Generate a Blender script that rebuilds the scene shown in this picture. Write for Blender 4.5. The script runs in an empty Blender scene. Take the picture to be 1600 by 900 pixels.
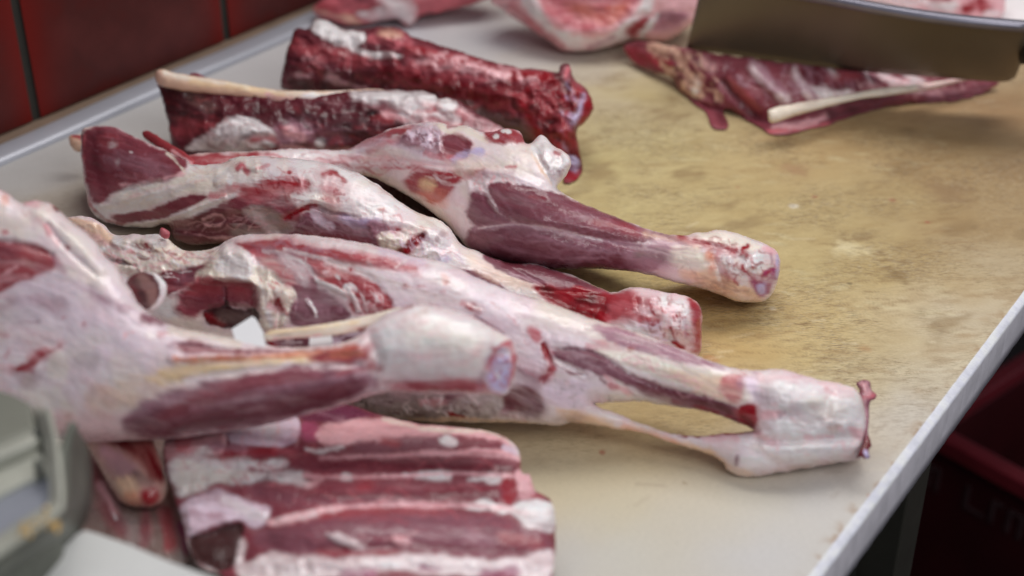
import bpy, math, random
import numpy as np
from mathutils import Vector

# ------------------------------------------------------------------ camera, light, exposure
sc = bpy.context.scene
COL = sc.collection
F_PX, PITCH, H = 2276.0, math.radians(31.3), 0.60          # focal length in px of a 1600 px wide frame
cam_d = bpy.data.cameras.new('camera'); cam = bpy.data.objects.new('camera', cam_d); COL.objects.link(cam)
cam.location = (0, 0, H); cam.rotation_euler = (math.pi/2 - PITCH, 0, 0)
cam_d.sensor_width = 36; cam_d.lens = 36*F_PX/1600; cam_d.clip_start = 0.02; cam_d.clip_end = 60
cam_d.dof.use_dof = True; cam_d.dof.focus_distance = 1.10; cam_d.dof.aperture_fstop = 3.3
sc.camera = cam
w = bpy.data.worlds.new('World'); sc.world = w; w.use_nodes = True
bg = w.node_tree.nodes['Background']; bg.inputs[0].default_value = (0.80, 0.86, 1.0, 1); bg.inputs[1].default_value = 0.30
def area(name, loc, target, size, sy, power, col):
    d = bpy.data.lights.new(name, 'AREA'); d.shape = 'RECTANGLE'; d.size = size; d.size_y = sy; d.energy = power; d.color = col
    o = bpy.data.objects.new(name, d); COL.objects.link(o); o.location = loc
    o.rotation_euler = (Vector(target)-Vector(loc)).to_track_quat('-Z', 'Y').to_euler()
area('soft_overhead_light', (0.2, 1.75, 1.9), (0.1, 1.35, 0), 2.2, 1.0, 34, (1.0, 0.97, 0.93))
area('front_fill_light', (0.95, -0.3, 1.5), (0.0, 1.0, 0), 1.2, 0.9, 13, (1.0, 0.985, 0.975))
sc.view_settings.view_transform = 'Standard'; sc.view_settings.look = 'None'
sc.view_settings.exposure = 0.0; sc.view_settings.gamma = 1.0

# ------------------------------------------------------------------ projection helpers
CT, ST = math.cos(PITCH), math.sin(PITCH)
def rays(px, py):
    x = (np.asarray(px, float)-800)/F_PX; y = -(np.asarray(py, float)-450)/F_PX
    return np.stack([x, CT+y*ST, -ST+y*CT], -1)
def at(px, py, z=0.0):
    r = rays(px, py); return np.array([0, 0, H]) + r*((H-z)/(-r[..., 2]))[..., None]
def depth_of(px, py, z):
    r = rays(px, py); return (H-z)/(-r[..., 2])

# ------------------------------------------------------------------ object helpers
def tag(o, label=None, cat=None, group=None, kind=None):
    if label: o['label'] = label
    if cat: o['category'] = cat
    if group: o['group'] = group
    if kind: o['kind'] = kind
    return o
def empty(name, loc, label, cat, group=None):
    o = bpy.data.objects.new(name, None); COL.objects.link(o); o.location = loc; o.empty_display_size = .05
    return tag(o, label, cat, group)
def link(name, me, m, parent=None):
    o = bpy.data.objects.new(name, me); COL.objects.link(o)
    if m: me.materials.append(m)
    if parent:
        o.parent = parent; o.location = -parent.location if parent.parent is None else (0, 0, 0)
    return o
def mesh_from(name, V, Fq, smooth=True):
    me = bpy.data.meshes.new(name); me.from_pydata([tuple(v) for v in V], [], [tuple(f) for f in Fq]); me.update()
    if smooth: me.polygons.foreach_set('use_smooth', [True]*len(me.polygons))
    return me
def fast_mesh(name, V, Q):
    me = bpy.data.meshes.new(name); n = len(Q)
    me.vertices.add(len(V)); me.vertices.foreach_set('co', np.asarray(V, np.float32).ravel())
    me.loops.add(4*n); me.loops.foreach_set('vertex_index', np.asarray(Q, np.int32).ravel())
    me.polygons.add(n); me.polygons.foreach_set('loop_start', np.arange(0, 4*n, 4, dtype=np.int32))
    me.update(calc_edges=True); me.validate()
    me.polygons.foreach_set('use_smooth', np.ones(len(me.polygons), bool))
    return me
def prism(name, poly, z0, z1, m, parent=None, bevel=0.0):
    """closed prism over a world-xy polygon"""
    n = len(poly); a = sum(poly[i][0]*poly[(i+1) % n][1]-poly[(i+1) % n][0]*poly[i][1] for i in range(n))
    if a < 0: poly = poly[::-1]
    V = [(p[0], p[1], z0) for p in poly]+[(p[0], p[1], z1) for p in poly]
    Fc = [list(range(n))[::-1], list(range(n, 2*n))]+[[i, (i+1) % n, n+(i+1) % n, n+i] for i in range(n)]
    me = mesh_from(name, V, Fc, False); o = link(name, me, m, parent)
    if bevel:
        b = o.modifiers.new('bevel', 'BEVEL'); b.width = bevel; b.segments = 3; b.limit_method = 'ANGLE'
    return o

# ------------------------------------------------------------------ numeric noise and shape fields
_lat = {}
def vnoise(x, y, seed):
    if seed not in _lat: _lat[seed] = np.random.RandomState(seed).rand(256, 256)
    L = _lat[seed]; xi = np.floor(x).astype(int); yi = np.floor(y).astype(int); fx = x-xi; fy = y-yi
    fx = fx*fx*(3-2*fx); fy = fy*fy*(3-2*fy); xi &= 255; yi &= 255; x1 = (xi+1) & 255; y1 = (yi+1) & 255
    return (L[xi, yi]*(1-fx)+L[x1, yi]*fx)*(1-fy)+(L[xi, y1]*(1-fx)+L[x1, y1]*fx)*fy
def fbm(x, y, s, seed, oct=4, ang=0.0, st=1.0):
    c, si = math.cos(math.radians(ang)), math.sin(math.radians(ang))
    u = (x*c+y*si)/(s*st); v = (-x*si+y*c)/s; r = 0; a = .5; t = 0
    for k in range(oct):
        r = r+a*vnoise(u*2**k+17.3*k+300, v*2**k+5.1*k+300, seed+k); t += a; a *= .55
    return r/t*2-1
def smooth_closed(P, n=4):
    P = np.array(P, float); m = len(P); o = []
    for i in range(m):
        a, b, c, d = P[i-1], P[i], P[(i+1) % m], P[(i+2) % m]
        for k in range(n):
            t = k/n; o.append(.5*(2*b+(c-a)*t+(2*a-5*b+4*c-d)*t*t+(3*b-a-3*c+d)*t**3))
    return np.array(o)
def smooth_open(P, n=5):
    P = np.array(P, float)
    if len(P) < 3: return P
    Q = np.vstack([2*P[0]-P[1], P, 2*P[-1]-P[-2]]); o = []
    for i in range(1, len(Q)-2):
        a, b, c, d = Q[i-1], Q[i], Q[i+1], Q[i+2]
        for k in range(n):
            t = k/n; o.append(.5*(2*b+(c-a)*t+(2*a-5*b+4*c-d)*t*t+(3*b-a-3*c+d)*t**3))
    o.append(P[-1]); return np.array(o)
def dist_line(x, y, P):
    d = np.full(x.shape, 1e18)
    for a, b in zip(P[:-1], P[1:]):
        ex, ey = b-a; L = ex*ex+ey*ey+1e-9
        t = np.clip(((x-a[0])*ex+(y-a[1])*ey)/L, 0, 1)
        d = np.minimum(d, (x-a[0]-t*ex)**2+(y-a[1]-t*ey)**2)
    return np.sqrt(d)
def sdf_poly(x, y, P):
    d = dist_line(x, y, np.vstack([P, P[:1]])); ins = np.zeros(x.shape, bool)
    for a, b in zip(P, np.roll(P, -1, 0)):
        if a[1] == b[1]: continue
        c = ((a[1] > y) != (b[1] > y)) & (x < (b[0]-a[0])*(y-a[1])/(b[1]-a[1])+a[0]); ins ^= c
    return np.where(ins, d, -d)
def ss(e0, e1, v):
    t = np.clip((v-e0)/(e1-e0), 0, 1); return t*t*(3-2*t)
def ell(cx, cy, rx, ry, ang=0, n=14):
    c, s = math.cos(math.radians(ang)), math.sin(math.radians(ang)); o = []
    for k in range(n):
        a = 2*math.pi*k/n; u, v = rx*math.cos(a), ry*math.sin(a); o.append((cx+u*c-v*s, cy+u*s+v*c))
    return o
def field(x, y, kind, pts, size, soft, warp, seed):
    """0..1 mask of a polygon ('p', grown by size) or a stroke ('s', half width size) with a noisy edge"""
    pts = np.array(pts, float); pad = abs(size)+soft*2+warp*2+4
    m = (x > pts[:, 0].min()-pad) & (x < pts[:, 0].max()+pad) & (y > pts[:, 1].min()-pad) & (y < pts[:, 1].max()+pad)
    out = np.zeros(x.shape)
    if not m.any(): return out
    xs, ys = x[m], y[m]
    if kind == 'p': d = sdf_poly(xs, ys, smooth_closed(pts, 3))+size
    else: d = size-dist_line(xs, ys, smooth_open(pts, 4))
    if warp: d = d+warp*fbm(xs, ys, max(6., warp*3.), seed, 3)
    out[m] = ss(-soft, soft, d); return out

def scatter(poly, n, col, ln, wd, ang, jit, al, seed=1, soft=1.2):
    """short flecks of one tissue colour laid along a direction inside a polygon"""
    r = random.Random(seed); P = np.array(poly, float); o = []
    while len(o) < n:
        x = r.uniform(P[:, 0].min(), P[:, 0].max()); y = r.uniform(P[:, 1].min(), P[:, 1].max())
        if sdf_poly(np.array([x]), np.array([y]), P)[0] < 2: continue
        a = math.radians(r.gauss(ang, jit)); L = ln*r.uniform(.4, 1.5); k_ = r.gauss(0, .25)*L
        o.append(('s', col, [(x-math.cos(a)*L/2, y-math.sin(a)*L/2), (x-math.sin(a)*k_, y+math.cos(a)*k_), (x+math.cos(a)*L/2, y+math.sin(a)*L/2)], wd*r.uniform(.5, 1.4), soft, 2, al*r.uniform(.5, 1)))
    return o

# palette: (sRGB of the tissue as photographed), turned into an albedo
PAL = dict(F=(204,189,190), W=(208,202,202), C=(204,193,180), P=(192,146,150), M=(126,60,70), D=(96,36,46), U=(120,70,82), V=(150,110,122),
           R=(142,14,28), B=(98,6,16), S=(148,58,64), Y=(190,162,124), L=(158,148,176), O=(190,112,86), K=(62,36,38), G=(150,136,134),
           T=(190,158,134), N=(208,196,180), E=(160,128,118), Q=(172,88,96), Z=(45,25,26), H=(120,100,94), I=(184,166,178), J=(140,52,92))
GAIN = 1.62
def lin(c):
    c = np.array(c, float)/255; return np.where(c <= .04045, c/12.92, ((c+.055)/1.055)**2.4)
def alb(c):
    l = lin(PAL[c] if isinstance(c, str) else c); l = l*(1.10+.66*np.clip((l.mean()-.06)/.3, 0, 1)); return l*min(1, .90/l.max())

def poisson(inside, s):
    """solve lap h = -2 (h = R^2 - d^2 across a tube) on the pixel grid"""
    lv = [(inside, s)]
    while min(lv[-1][0].shape) > 40:
        a = lv[-1][0]; a = a[:a.shape[0]//2*2, :a.shape[1]//2*2]; lv.append((a[::2, ::2], lv[-1][1]*2))
    h = None
    for a, st in lv[::-1]:
        if h is None: g = np.zeros(a.shape)
        else:
            g = np.zeros(a.shape); r = np.repeat(np.repeat(h, 2, 0), 2, 1)[:a.shape[0], :a.shape[1]]; g[:r.shape[0], :r.shape[1]] = r
        af = a.astype(float)
        for _ in range(700 if h is None else 160):
            p = np.pad(g, 1)
            g = af*((p[2:, 1:-1]+p[:-2, 1:-1]+p[1:-1, 2:]+p[1:-1, :-2])/4+st*st*.5)
        h = g
    return h

def blur(a, n):
    for _ in range(n):
        p = np.pad(a, 1, mode='edge'); a = (p[2:, 1:-1]+p[:-2, 1:-1]+p[1:-1, 2:]+p[1:-1, :-2]+a*2)/6
    return a

def piece(name, outline, ctrl, mat, parent=None, holes=(), s=2.0, k=1.0, kb=1.15, tmax=1e9, base='F', patches=(), bumps=(), rough=1.0,
          edge=1.0, mode='spine', seed=1, split=None, mottle=.10, grain=(25, 0), labels=None, jit=.45):
    """One solid piece: its outline at its own distance, inflated to a round section; colours are tissue colours, with some shade and glints painted in."""
    P = smooth_closed(outline, 4)
    HP = [smooth_closed(h, 3) for h in holes]
    x0, y0 = P.min(0)-3*s; x1, y1 = P.max(0)+3*s
    gx = np.arange(x0, x1+s, s); gy = np.arange(y0, y1+s, s); X, Y = np.meshgrid(gx, gy)
    wx = edge*fbm(X, Y, 16, seed+50, 3)*2.0; wy = edge*fbm(X, Y, 16, seed+60, 3)*2.0
    d = sdf_poly(X+wx, Y+wy, P)
    for hp in HP: d = np.minimum(d, -sdf_poly(X+wx, Y+wy, hp))
    ins = d > 0
    h = poisson(ins, s); t = np.sqrt(np.maximum(h, 0))
    t = np.minimum(t, np.sqrt(np.maximum(2*tmax*np.maximum(d, 0), 0)))
    if tmax < 1e8: t = tmax*np.tanh(t/tmax*1.0)
    # depth of the middle sheet
    cp = np.array(ctrl, float)
    if mode == 'spine':
        L = smooth_open(cp, 22) if len(cp) > 2 else np.array([cp[0]+(cp[-1]-cp[0])*q for q in np.linspace(0, 1, 24)])
        dc = depth_of(L[:, 0], L[:, 1], L[:, 2]); num = 0; den = 0
        ar = np.concatenate([[0], np.cumsum(np.hypot(*np.diff(L[:, :2], axis=0).T))]); T_ = np.gradient(L[:, :2], axis=0); T_ /= np.linalg.norm(T_, axis=1)[:, None]+1e-9
        fu = fv = 0
        for (a, b, _), dd, sa, tg in zip(L, dc, ar, T_):
            wt = 1/((X-a)**2+(Y-b)**2+90.)**2; num = num+wt*dd; den = den+wt
            fu = fu+wt*(sa+(X-a)*tg[0]+(Y-b)*tg[1]); fv = fv+wt*((Y-b)*tg[0]-(X-a)*tg[1])
        D = blur(num/den, 14); FU = blur(fu/den, 14); FV_ = blur(fv/den, 14)
    elif mode == 'plane':
        A = np.c_[cp[:, 0], cp[:, 1], np.ones(len(cp))]; co = np.linalg.lstsq(A, cp[:, 2], rcond=None)[0]
        D = depth_of(X, Y, co[0]*X+co[1]*Y+co[2])
    else:
        num = 0; den = 0
        for a, b, z in cp:
            wt = 1/((X-a)**2+(Y-b)**2+60.)**1.3; num = num+wt*z; den = den+wt
        D = blur(depth_of(X, Y, num/den), 10)
    if mode != 'spine':
        ca, sa_ = math.cos(math.radians(grain[1])), math.sin(math.radians(grain[1])); FU = X*ca+Y*sa_; FV_ = -X*sa_+Y*ca
    FU = FU+6*fbm(X, Y, 40, seed+41, 2); FV_ = FV_+9*fbm(X, Y, 45, seed+42, 3)
    fA = fbm(FU/9, FV_, 3.4, seed+43, 3); fB = fbm(FU/6, FV_, 11, seed+44, 4); fC = fbm(FU/2.5, FV_, 24, seed+45, 4)
    tk = t*k*ss(-.1, 2, d+.2)
    for i, (kd, pts, size, soft, hh) in enumerate(bumps):
        if kd == 'l':                                         # lumpy, torn fat
            bl_ = np.abs(fbm(X, Y, 24, seed+70+i, 2))+.22*np.abs(fbm(X, Y, 9, seed+80+i, 2))
            tk = tk+.8*hh*(.35-bl_)*field(X, Y, 'p', pts, size, soft, 3, seed+i)*ss(0, 8, d); continue
        tk = tk+hh*field(X, Y, kd, pts, size, soft, 1.5, seed+i)*ss(0, 10, d)
    tk = tk+rough*(1.9*fbm(X, Y, 24, seed+7, 3)+1.2*fB+.14*fA)*ss(0, 12, d)
    # colours
    c = np.zeros(X.shape+(3,)); c[:] = alb(base)
    mo = fbm(X, Y, grain[0], seed+20, 4, grain[1], 2.2 if grain[1] else 1.0)
    c *= (1+mottle*1.3*mo)[..., None]
    def mixc(col, m_): 
        return c*(1-m_[..., None])+alb(col)*m_[..., None]
    if isinstance(base, str) and base in 'FWC':                                         # membrane over muscle: pink and bluish veils, faint red lines, creamy fat
        c = mixc('P', .30*ss(-.1, .6, fC)); c = mixc('I', .34*ss(.05, .5, fbm(X, Y, 55, seed+46, 3))); c = mixc('C', .55*ss(.05, .5, fbm(X, Y, 48, seed+47, 3)))
        c = mixc('Q', .26*ss(.2, .62, fB)*ss(-.1, .4, fbm(X, Y, 60, seed+49, 2))); c = mixc('Q', .30*ss(.07, 0, abs(fB+.05))*ss(0, .4, fbm(X, Y, 34, seed+48, 2)))
        c = mixc('W', .35*ss(.2, .6, -fC))
    else:
        c = mixc('P', .14*ss(.2, .6, fB)); c = mixc('D', .30*ss(.1, .5, -fC))
    for i, pt in enumerate(patches):
        kd, col, pts, size = pt[:4]; soft = pt[4] if len(pt) > 4 else 3; warp = pt[5] if len(pt) > 5 else 3; al = pt[6] if len(pt) > 6 else 1.0
        hal = {'R': ('Q', 2.5, 4, .5), 'B': ('R', 2, 4, .6), 'M': ('Q', 1, 3.5, .4), 'S': ('Q', 1, 4, .45), 'D': ('M', 1, 4, .5), 'U': ('V', 1, 4, .45)}.get(col if isinstance(col, str) else '', None)
        if hal and (kd == 'p' or size >= 2.5):
            mh = field(X+jit*soft*fB, Y+jit*1.6*soft*fB, kd, pts, size+hal[1], soft+hal[2], warp+2, seed*9+i)*al*hal[3]; c = mixc(hal[0], mh)
        m = field(X+jit*soft*fB, Y+jit*1.3*soft*fA+jit*1.6*soft*fB, kd, pts, size, soft*1.1, warp*1.25, seed*7+i)*al
        m = m*np.clip(1+(.45 if al < .999 else .12)*fB*1.6, 0, 1.2)
        m = np.clip(m, 0, 1)
        cc = alb(col)*(1+.13*fA+.10*fC+.8*mottle*mo)[..., None]
        if col in ('M', 'D', 'U', 'S') and kd == 'p':
            vl = (.20*ss(.12, .6, fB))[..., None]; cc = cc*(1-vl)+alb('V')*vl
        c = c*(1-m[..., None])+cc*m[..., None]
    c = np.clip(c, .004, .92)
    # snap the first outside nodes to the outline
    cell = ins[:-1, :-1] | ins[1:, :-1] | ins[:-1, 1:] | ins[1:, 1:]
    gy_, gx_ = np.gradient(d, s); gl = np.sqrt(gx_**2+gy_**2)+1e-6
    out = ~ins; mv = np.clip(-d, 0, 2*s)
    PX = np.where(out, X+gx_/gl*mv, X); PY = np.where(out, Y+gy_/gl*mv, Y)
    used = np.zeros(X.shape, bool)
    for a, b in ((0, 0), (1, 0), (0, 1), (1, 1)): used[a:a+cell.shape[0], b:b+cell.shape[1]] |= cell
    G = depth_of(PX, PY, 0.0012)
    tm = tk/F_PX*D; tm = np.where(ins, np.maximum(tm, 0), 0)
    Fd = np.minimum(D-tm, G-.001)
    Bd = np.minimum(D+tm*kb+.0012, G); Bd = np.maximum(Bd, Fd+.0006)
    R = rays(PX, PY); FV = np.array([0, 0, H])+R*Fd[..., None]; BV = np.array([0, 0, H])+R*Bd[..., None]
    fi = np.full(X.shape, -1); fi[used] = np.arange(used.sum()); nb = used & ins
    bi = fi.copy(); bi[nb] = used.sum()+np.arange(nb.sum())
    V = np.vstack([FV[used], BV[nb]]); CC = np.vstack([c[used], c[nb]])
    r, q = np.nonzero(cell)
    QF = np.stack([fi[r, q], fi[r+1, q], fi[r+1, q+1], fi[r, q+1]], 1)
    QB = np.stack([bi[r, q], bi[r, q+1], bi[r+1, q+1], bi[r+1, q]], 1)
    Q = np.vstack([QF, QB])
    cx = np.concatenate([X[r, q], X[r, q]]); cy = np.concatenate([Y[r, q], Y[r, q]])
    me = fast_mesh(name, V, Q)
    own = np.zeros(len(Q), int); names = [name]
    if split:
        for j, (nm, poly) in enumerate(split):
            own[(sdf_poly(cx, cy, smooth_closed(poly, 3)) > 0)] = j+1; names.append(nm)
        me.update(); nrm = np.zeros(len(V)*3, np.float32); me.vertices.foreach_get('normal', nrm); nrm = nrm.reshape(-1, 3)
    if parent is None and split: raise ValueError
    objs = []
    for j, nm in enumerate(names):
        if split:
            sel = Q[own == j]
            if not len(sel): continue
            u, inv = np.unique(sel.ravel(), return_inverse=True)
            mj = fast_mesh(nm, V[u], inv.reshape(-1, 4)); cj = CC[u]
            mj.normals_split_custom_set_from_vertices([tuple(v) for v in nrm[u]])
        else: mj, cj = me, CC
        at_ = mj.color_attributes.new('Col', 'FLOAT_COLOR', 'POINT')
        at_.data.foreach_set('color', np.c_[cj, np.ones(len(cj))].astype(np.float32).ravel())
        o = link(nm, mj, mat, parent)
        if labels and nm in labels: o['label'] = labels[nm]
        objs.append(o)
    return objs

# ------------------------------------------------------------------ materials
def newmat(name):
    m = bpy.data.materials.new(name); m.use_nodes = True; nt = m.node_tree; return m, nt, nt.nodes['Principled BSDF']
def node(nt, t, **kw):
    n = nt.nodes.new(t)
    for k_, v in kw.items(): setattr(n, k_, v)
    return n
def noise(nt, scale, detail=4, rough=.55, stretch=None, rot=0):
    tc = node(nt, 'ShaderNodeTexCoord'); mp = node(nt, 'ShaderNodeMapping')
    nt.links.new(tc.outputs['Object'], mp.inputs[0])
    if stretch: mp.inputs['Scale'].default_value = stretch
    mp.inputs['Rotation'].default_value = (0, 0, rot)
    n = node(nt, 'ShaderNodeTexNoise'); n.inputs['Scale'].default_value = scale; n.inputs['Detail'].default_value = detail; n.inputs['Roughness'].default_value = rough
    nt.links.new(mp.outputs[0], n.inputs['Vector']); return n
def ramp(nt, src, stops):
    r = node(nt, 'ShaderNodeValToRGB'); e = r.color_ramp.elements
    while len(e) < len(stops): e.new(.5)
    for el, (p, c) in zip(e, stops): el.position = p; el.color = tuple(c)+(1,) if len(c) == 3 else c
    nt.links.new(src, r.inputs[0]); return r
def meat_material(name, wet=.38, bump=.35, sss=.12):
    m, nt, b = newmat(name); L = nt.links.new
    a = node(nt, 'ShaderNodeAttribute'); a.attribute_name = 'Col'
    n1 = noise(nt, 190, 3, .5); n2 = noise(nt, 45, 4, .55); n3 = noise(nt, 120, 4, .55)
    mr = node(nt, 'ShaderNodeMapRange'); mr.inputs['To Min'].default_value = .94; mr.inputs['To Max'].default_value = 1.05; mr.inputs['From Min'].default_value = .3; mr.inputs['From Max'].default_value = .7
    L(n3.outputs[0], mr.inputs[0])
    mx = node(nt, 'ShaderNodeMix', data_type='RGBA', blend_type='MULTIPLY'); mx.inputs[0].default_value = 1
    L(a.outputs['Color'], mx.inputs[6]); L(mr.outputs[0], mx.inputs[7]); L(mx.outputs[2], b.inputs['Base Color'])
    rr = node(nt, 'ShaderNodeMapRange'); rr.inputs['From Min'].default_value = .35; rr.inputs['From Max'].default_value = .68
    rr.inputs['To Min'].default_value = wet-.12; rr.inputs['To Max'].default_value = wet+.22
    L(n2.outputs[0], rr.inputs[0]); L(rr.outputs[0], b.inputs['Roughness'])
    sp = node(nt, 'ShaderNodeSeparateColor'); L(a.outputs['Color'], sp.inputs[0]); sm = node(nt, 'ShaderNodeMapRange'); sm.inputs['From Min'].default_value = .05; sm.inputs['From Max'].default_value = .6
    sm.inputs['To Min'].default_value = .24; sm.inputs['To Max'].default_value = .48; L(sp.outputs[1], sm.inputs[0]); L(sm.outputs[0], b.inputs['Specular IOR Level'])
    ad = node(nt, 'ShaderNodeMath', operation='MULTIPLY_ADD'); ad.inputs[1].default_value = .22
    L(n1.outputs[0], ad.inputs[0]); L(n2.outputs[0], ad.inputs[2])
    bp = node(nt, 'ShaderNodeBump'); bp.inputs['Strength'].default_value = bump; bp.inputs['Distance'].default_value = .0028
    L(ad.outputs[0], bp.inputs['Height']); L(bp.outputs[0], b.inputs['Normal'])
    n4 = noise(nt, 230, 2, .5); b2 = node(nt, 'ShaderNodeBump'); b2.inputs['Strength'].default_value = .45; b2.inputs['Distance'].default_value = .0022
    L(n4.outputs[0], b2.inputs['Height']); L(b2.outputs[0], b.inputs['Coat Normal'])
    b.inputs['Subsurface Weight'].default_value = sss; b.inputs['Subsurface Radius'].default_value = (1, .35, .25); b.inputs['Subsurface Scale'].default_value = .004
    b.inputs['Specular IOR Level'].default_value = .27
    b.inputs['Coat Weight'].default_value = .30; b.inputs['Coat Roughness'].default_value = .11
    return m
MEAT = meat_material('raw_meat', .27, .16, .16); FATTY = meat_material('meat_membrane', .26, .15, .16); DRYM = meat_material('far_meat', .40, .5, .08)
def plain(name, c, rough=.6, metal=0.0, var=.12, sc_=30, bump=.0, stretch=None):
    m, nt, b = newmat(name); n = noise(nt, sc_, 5, .6, stretch); c = np.array(c)
    r = ramp(nt, n.outputs[0], [(.3, np.clip(c*(1-var), 0, 1)), (.7, np.clip(c*(1+var), 0, 1))])
    nt.links.new(r.outputs[0], b.inputs['Base Color']); b.inputs['Roughness'].default_value = rough; b.inputs['Metallic'].default_value = metal
    if bump:
        bp = node(nt, 'ShaderNodeBump'); bp.inputs['Strength'].default_value = bump; bp.inputs['Distance'].default_value = .002
        nt.links.new(n.outputs[0], bp.inputs['Height']); nt.links.new(bp.outputs[0], b.inputs['Normal'])
    return m

# table frame of reference: u along the table, v across it (towards the wall)
TD = math.radians(36.0); U = np.array([math.sin(TD), math.cos(TD)]); Vv = np.array([-U[1], U[0]])
EDGE = float(np.mean([at(1600, 475)[:2]@Vv, at(1275, 900)[:2]@Vv])); RAIL = float(np.mean([at(0, 257)[:2]@Vv, at(467, 60)[:2]@Vv]))
def uv(u, v): return tuple(U*u+Vv*v)
_e1, _e2 = at(1600, 472)[:2], at(1281, 900)[:2]; ESL = float((_e1@Vv-_e2@Vv)/(_e1@U-_e2@U))
def edge_v(u): return float(_e2@Vv)+ESL*(u-float(_e2@U))

# ------------------------------------------------------------------ large structure: floor, wall, table, board
Mfloor = plain('dark_floor', (.010, .004, .004), .8, 0, .3, 6)
prism('floor', [(-9, -9), (9, -9), (9, 9), (-9, 9)], -.90, -.86, Mfloor).__setitem__('kind', 'structure')

def tile_material():
    m, nt, b = newmat('red_glazed_tile'); L = nt.links.new
    n = noise(nt, 9, 6, .65); r = ramp(nt, n.outputs[0], [(.32, alb((96, 20, 14))*.85), (.5, alb((82, 34, 31))*.85), (.7, alb((100, 44, 41))*.85)])
    at_ = node(nt, 'ShaderNodeAttribute'); at_.attribute_name = 'edge'
    mx = node(nt, 'ShaderNodeMix', data_type='RGBA'); L(at_.outputs['Fac'], mx.inputs[0]); L(r.outputs[0], mx.inputs[6])
    mx.inputs[7].default_value = tuple(alb((104, 18, 12))*1.1)+(1,)
    L(mx.outputs[2], b.inputs['Base Color']); b.inputs['Roughness'].default_value = .5; b.inputs['Specular IOR Level'].default_value = .25
    bp = node(nt, 'ShaderNodeBump'); bp.inputs['Strength'].default_value = .2; L(n.outputs[0], bp.inputs['Height']); L(bp.outputs[0], b.inputs['Normal'])
    return m
Mtile = tile_material(); Mgrout = plain('dark_grout', (.035, .032, .026), .9)
WALLV = at(0, 223)[:2]@Vv
def tile(name, u0, u1, z0, z1, parent):
    n = 10; V = []; E_ = []
    for j in range(n+1):
        for i in range(n+1):
            fu = i/n; fz = j/n
            e = min(fu, 1-fu)*(u1-u0); ez = min(fz, 1-fz)*(z1-z0)
            uu = u0+(u1-u0)*fu; zz = z0+(z1-z0)*fz; k_ = min(e, ez)
            off = -.004*(1-math.exp(-k_/.006)); V.append((*uv(uu, WALLV+off), zz)); E_.append(math.exp(-(e/.022)**2))
    Q = [(j*(n+1)+i, j*(n+1)+i+1, (j+1)*(n+1)+i+1, (j+1)*(n+1)+i) for j in range(n) for i in range(n)]
    return V, Q, E_
wall = empty('tiled_wall', (*uv(1.3, WALLV), 0), 'red glazed tiled wall with dark joints behind the table', 'wall')
link('wall_backing', mesh_from('wall_backing', [(*uv(a, WALLV+b), z) for z in (-.86, 1.1) for a, b in ((-.6, .003), (4.0, .003), (4.0, .1), (-.6, .1))],
     [(3, 2, 1, 0), (4, 5, 6, 7), (0, 1, 5, 4), (1, 2, 6, 5), (2, 3, 7, 6), (3, 0, 4, 7)], False), Mgrout, wall)
j0 = at(40, 190)[:2]@U; j1 = at(323, 62)[:2]@U; tw = j1-j0
VT = []; QT = []; ET = []
for a in range(-4, 8):
    for zz in range(0, 3):
        V_, Q_, E_ = tile('tile', j0+a*tw+.005, j0+(a+1)*tw-.005, .008+zz*.30, .008+(zz+1)*.30-.008, wall)
        b0 = len(VT); VT += V_; ET += E_; QT += [tuple(b0+i for i in q) for q in Q_]
me = mesh_from('wall_tiles', VT, QT); ea = me.attributes.new('edge', 'FLOAT', 'POINT'); ea.data.foreach_set('value', np.array(ET, np.float32))
link('wall_tiles', me, Mtile, wall)

# board colour field, sampled from the photo on the board surface
BS = [(30,270,178,176,172),(90,330,168,160,148),(220,180,184,182,178),(130,160,182,182,182),(380,110,188,186,184),(600,60,185,185,188),(760,70,184,184,184),(830,90,186,182,176),(940,110,180,172,156),
      (960,160,178,168,142),(940,210,176,166,128),(1000,150,172,160,118),(960,250,178,168,124),(950,330,178,166,122),(1020,230,176,164,122),(1080,300,176,162,120),(1150,260,172,155,115),
      (1250,260,166,146,108),(1200,320,172,156,114),(1350,230,158,136,100),(1450,220,150,126,92),(1560,180,140,114,84),(1590,260,138,116,86),(1480,290,146,124,90),(1400,320,158,140,102),
      (1300,350,168,152,112),(1500,350,142,120,86),(1590,340,150,130,98),(1430,400,150,130,90),(1350,430,166,148,104),(1570,410,168,154,128),(1500,440,168,150,115),(1250,420,172,158,116),
      (1230,500,174,156,112),(1150,500,174,152,104),(1150,550,172,148,98),(1300,500,176,158,112),(1400,500,178,162,124),(1250,560,176,158,108),(1350,560,180,168,134),(1450,520,184,174,152),
      (1420,580,186,178,160),(1520,480,182,172,152),(1300,585,182,172,140),(1420,650,188,182,172),(1380,740,190,184,176),(1300,800,190,187,182),(1200,860,190,188,186),(1000,850,188,186,176),
      (1050,800,188,182,166),(950,780,184,178,156),(880,740,183,175,150),(900,700,182,172,142),(1000,720,184,170,136),(1080,760,186,178,158),(1180,780,188,184,170),(900,870,186,184,178),
      (1000,650,172,152,104),(1080,650,176,158,110),(930,440,186,172,120),(1000,440,184,168,118),(700,400,180,168,130),(500,500,180,170,140),(200,800,190,188,184),(100,600,185,180,170),(1290,60,170,160,140),(1400,90,160,140,110)]
bs = np.array(BS, float); bw = at(bs[:, 0], bs[:, 1])[:, :2]; bc = lin(bs[:, 2:])*1.20; nr = (bw[:, 1] < .95)[:, None]*np.clip(1-(bs[:, 2]-bs[:, 4])/40, 0, 1)[:, None]; bc *= 1-nr*np.array([.04, .03, .01]); bc *= np.array([1.0, 1.0, 1.03]); yy = np.clip((bs[:, 2]-bs[:, 4])/60, 0, 1)[:, None]; bc = bc*(1-yy*(1-np.array([1.12, 1.05, .92])))
U0, U1 = -.10, 3.2
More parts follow.
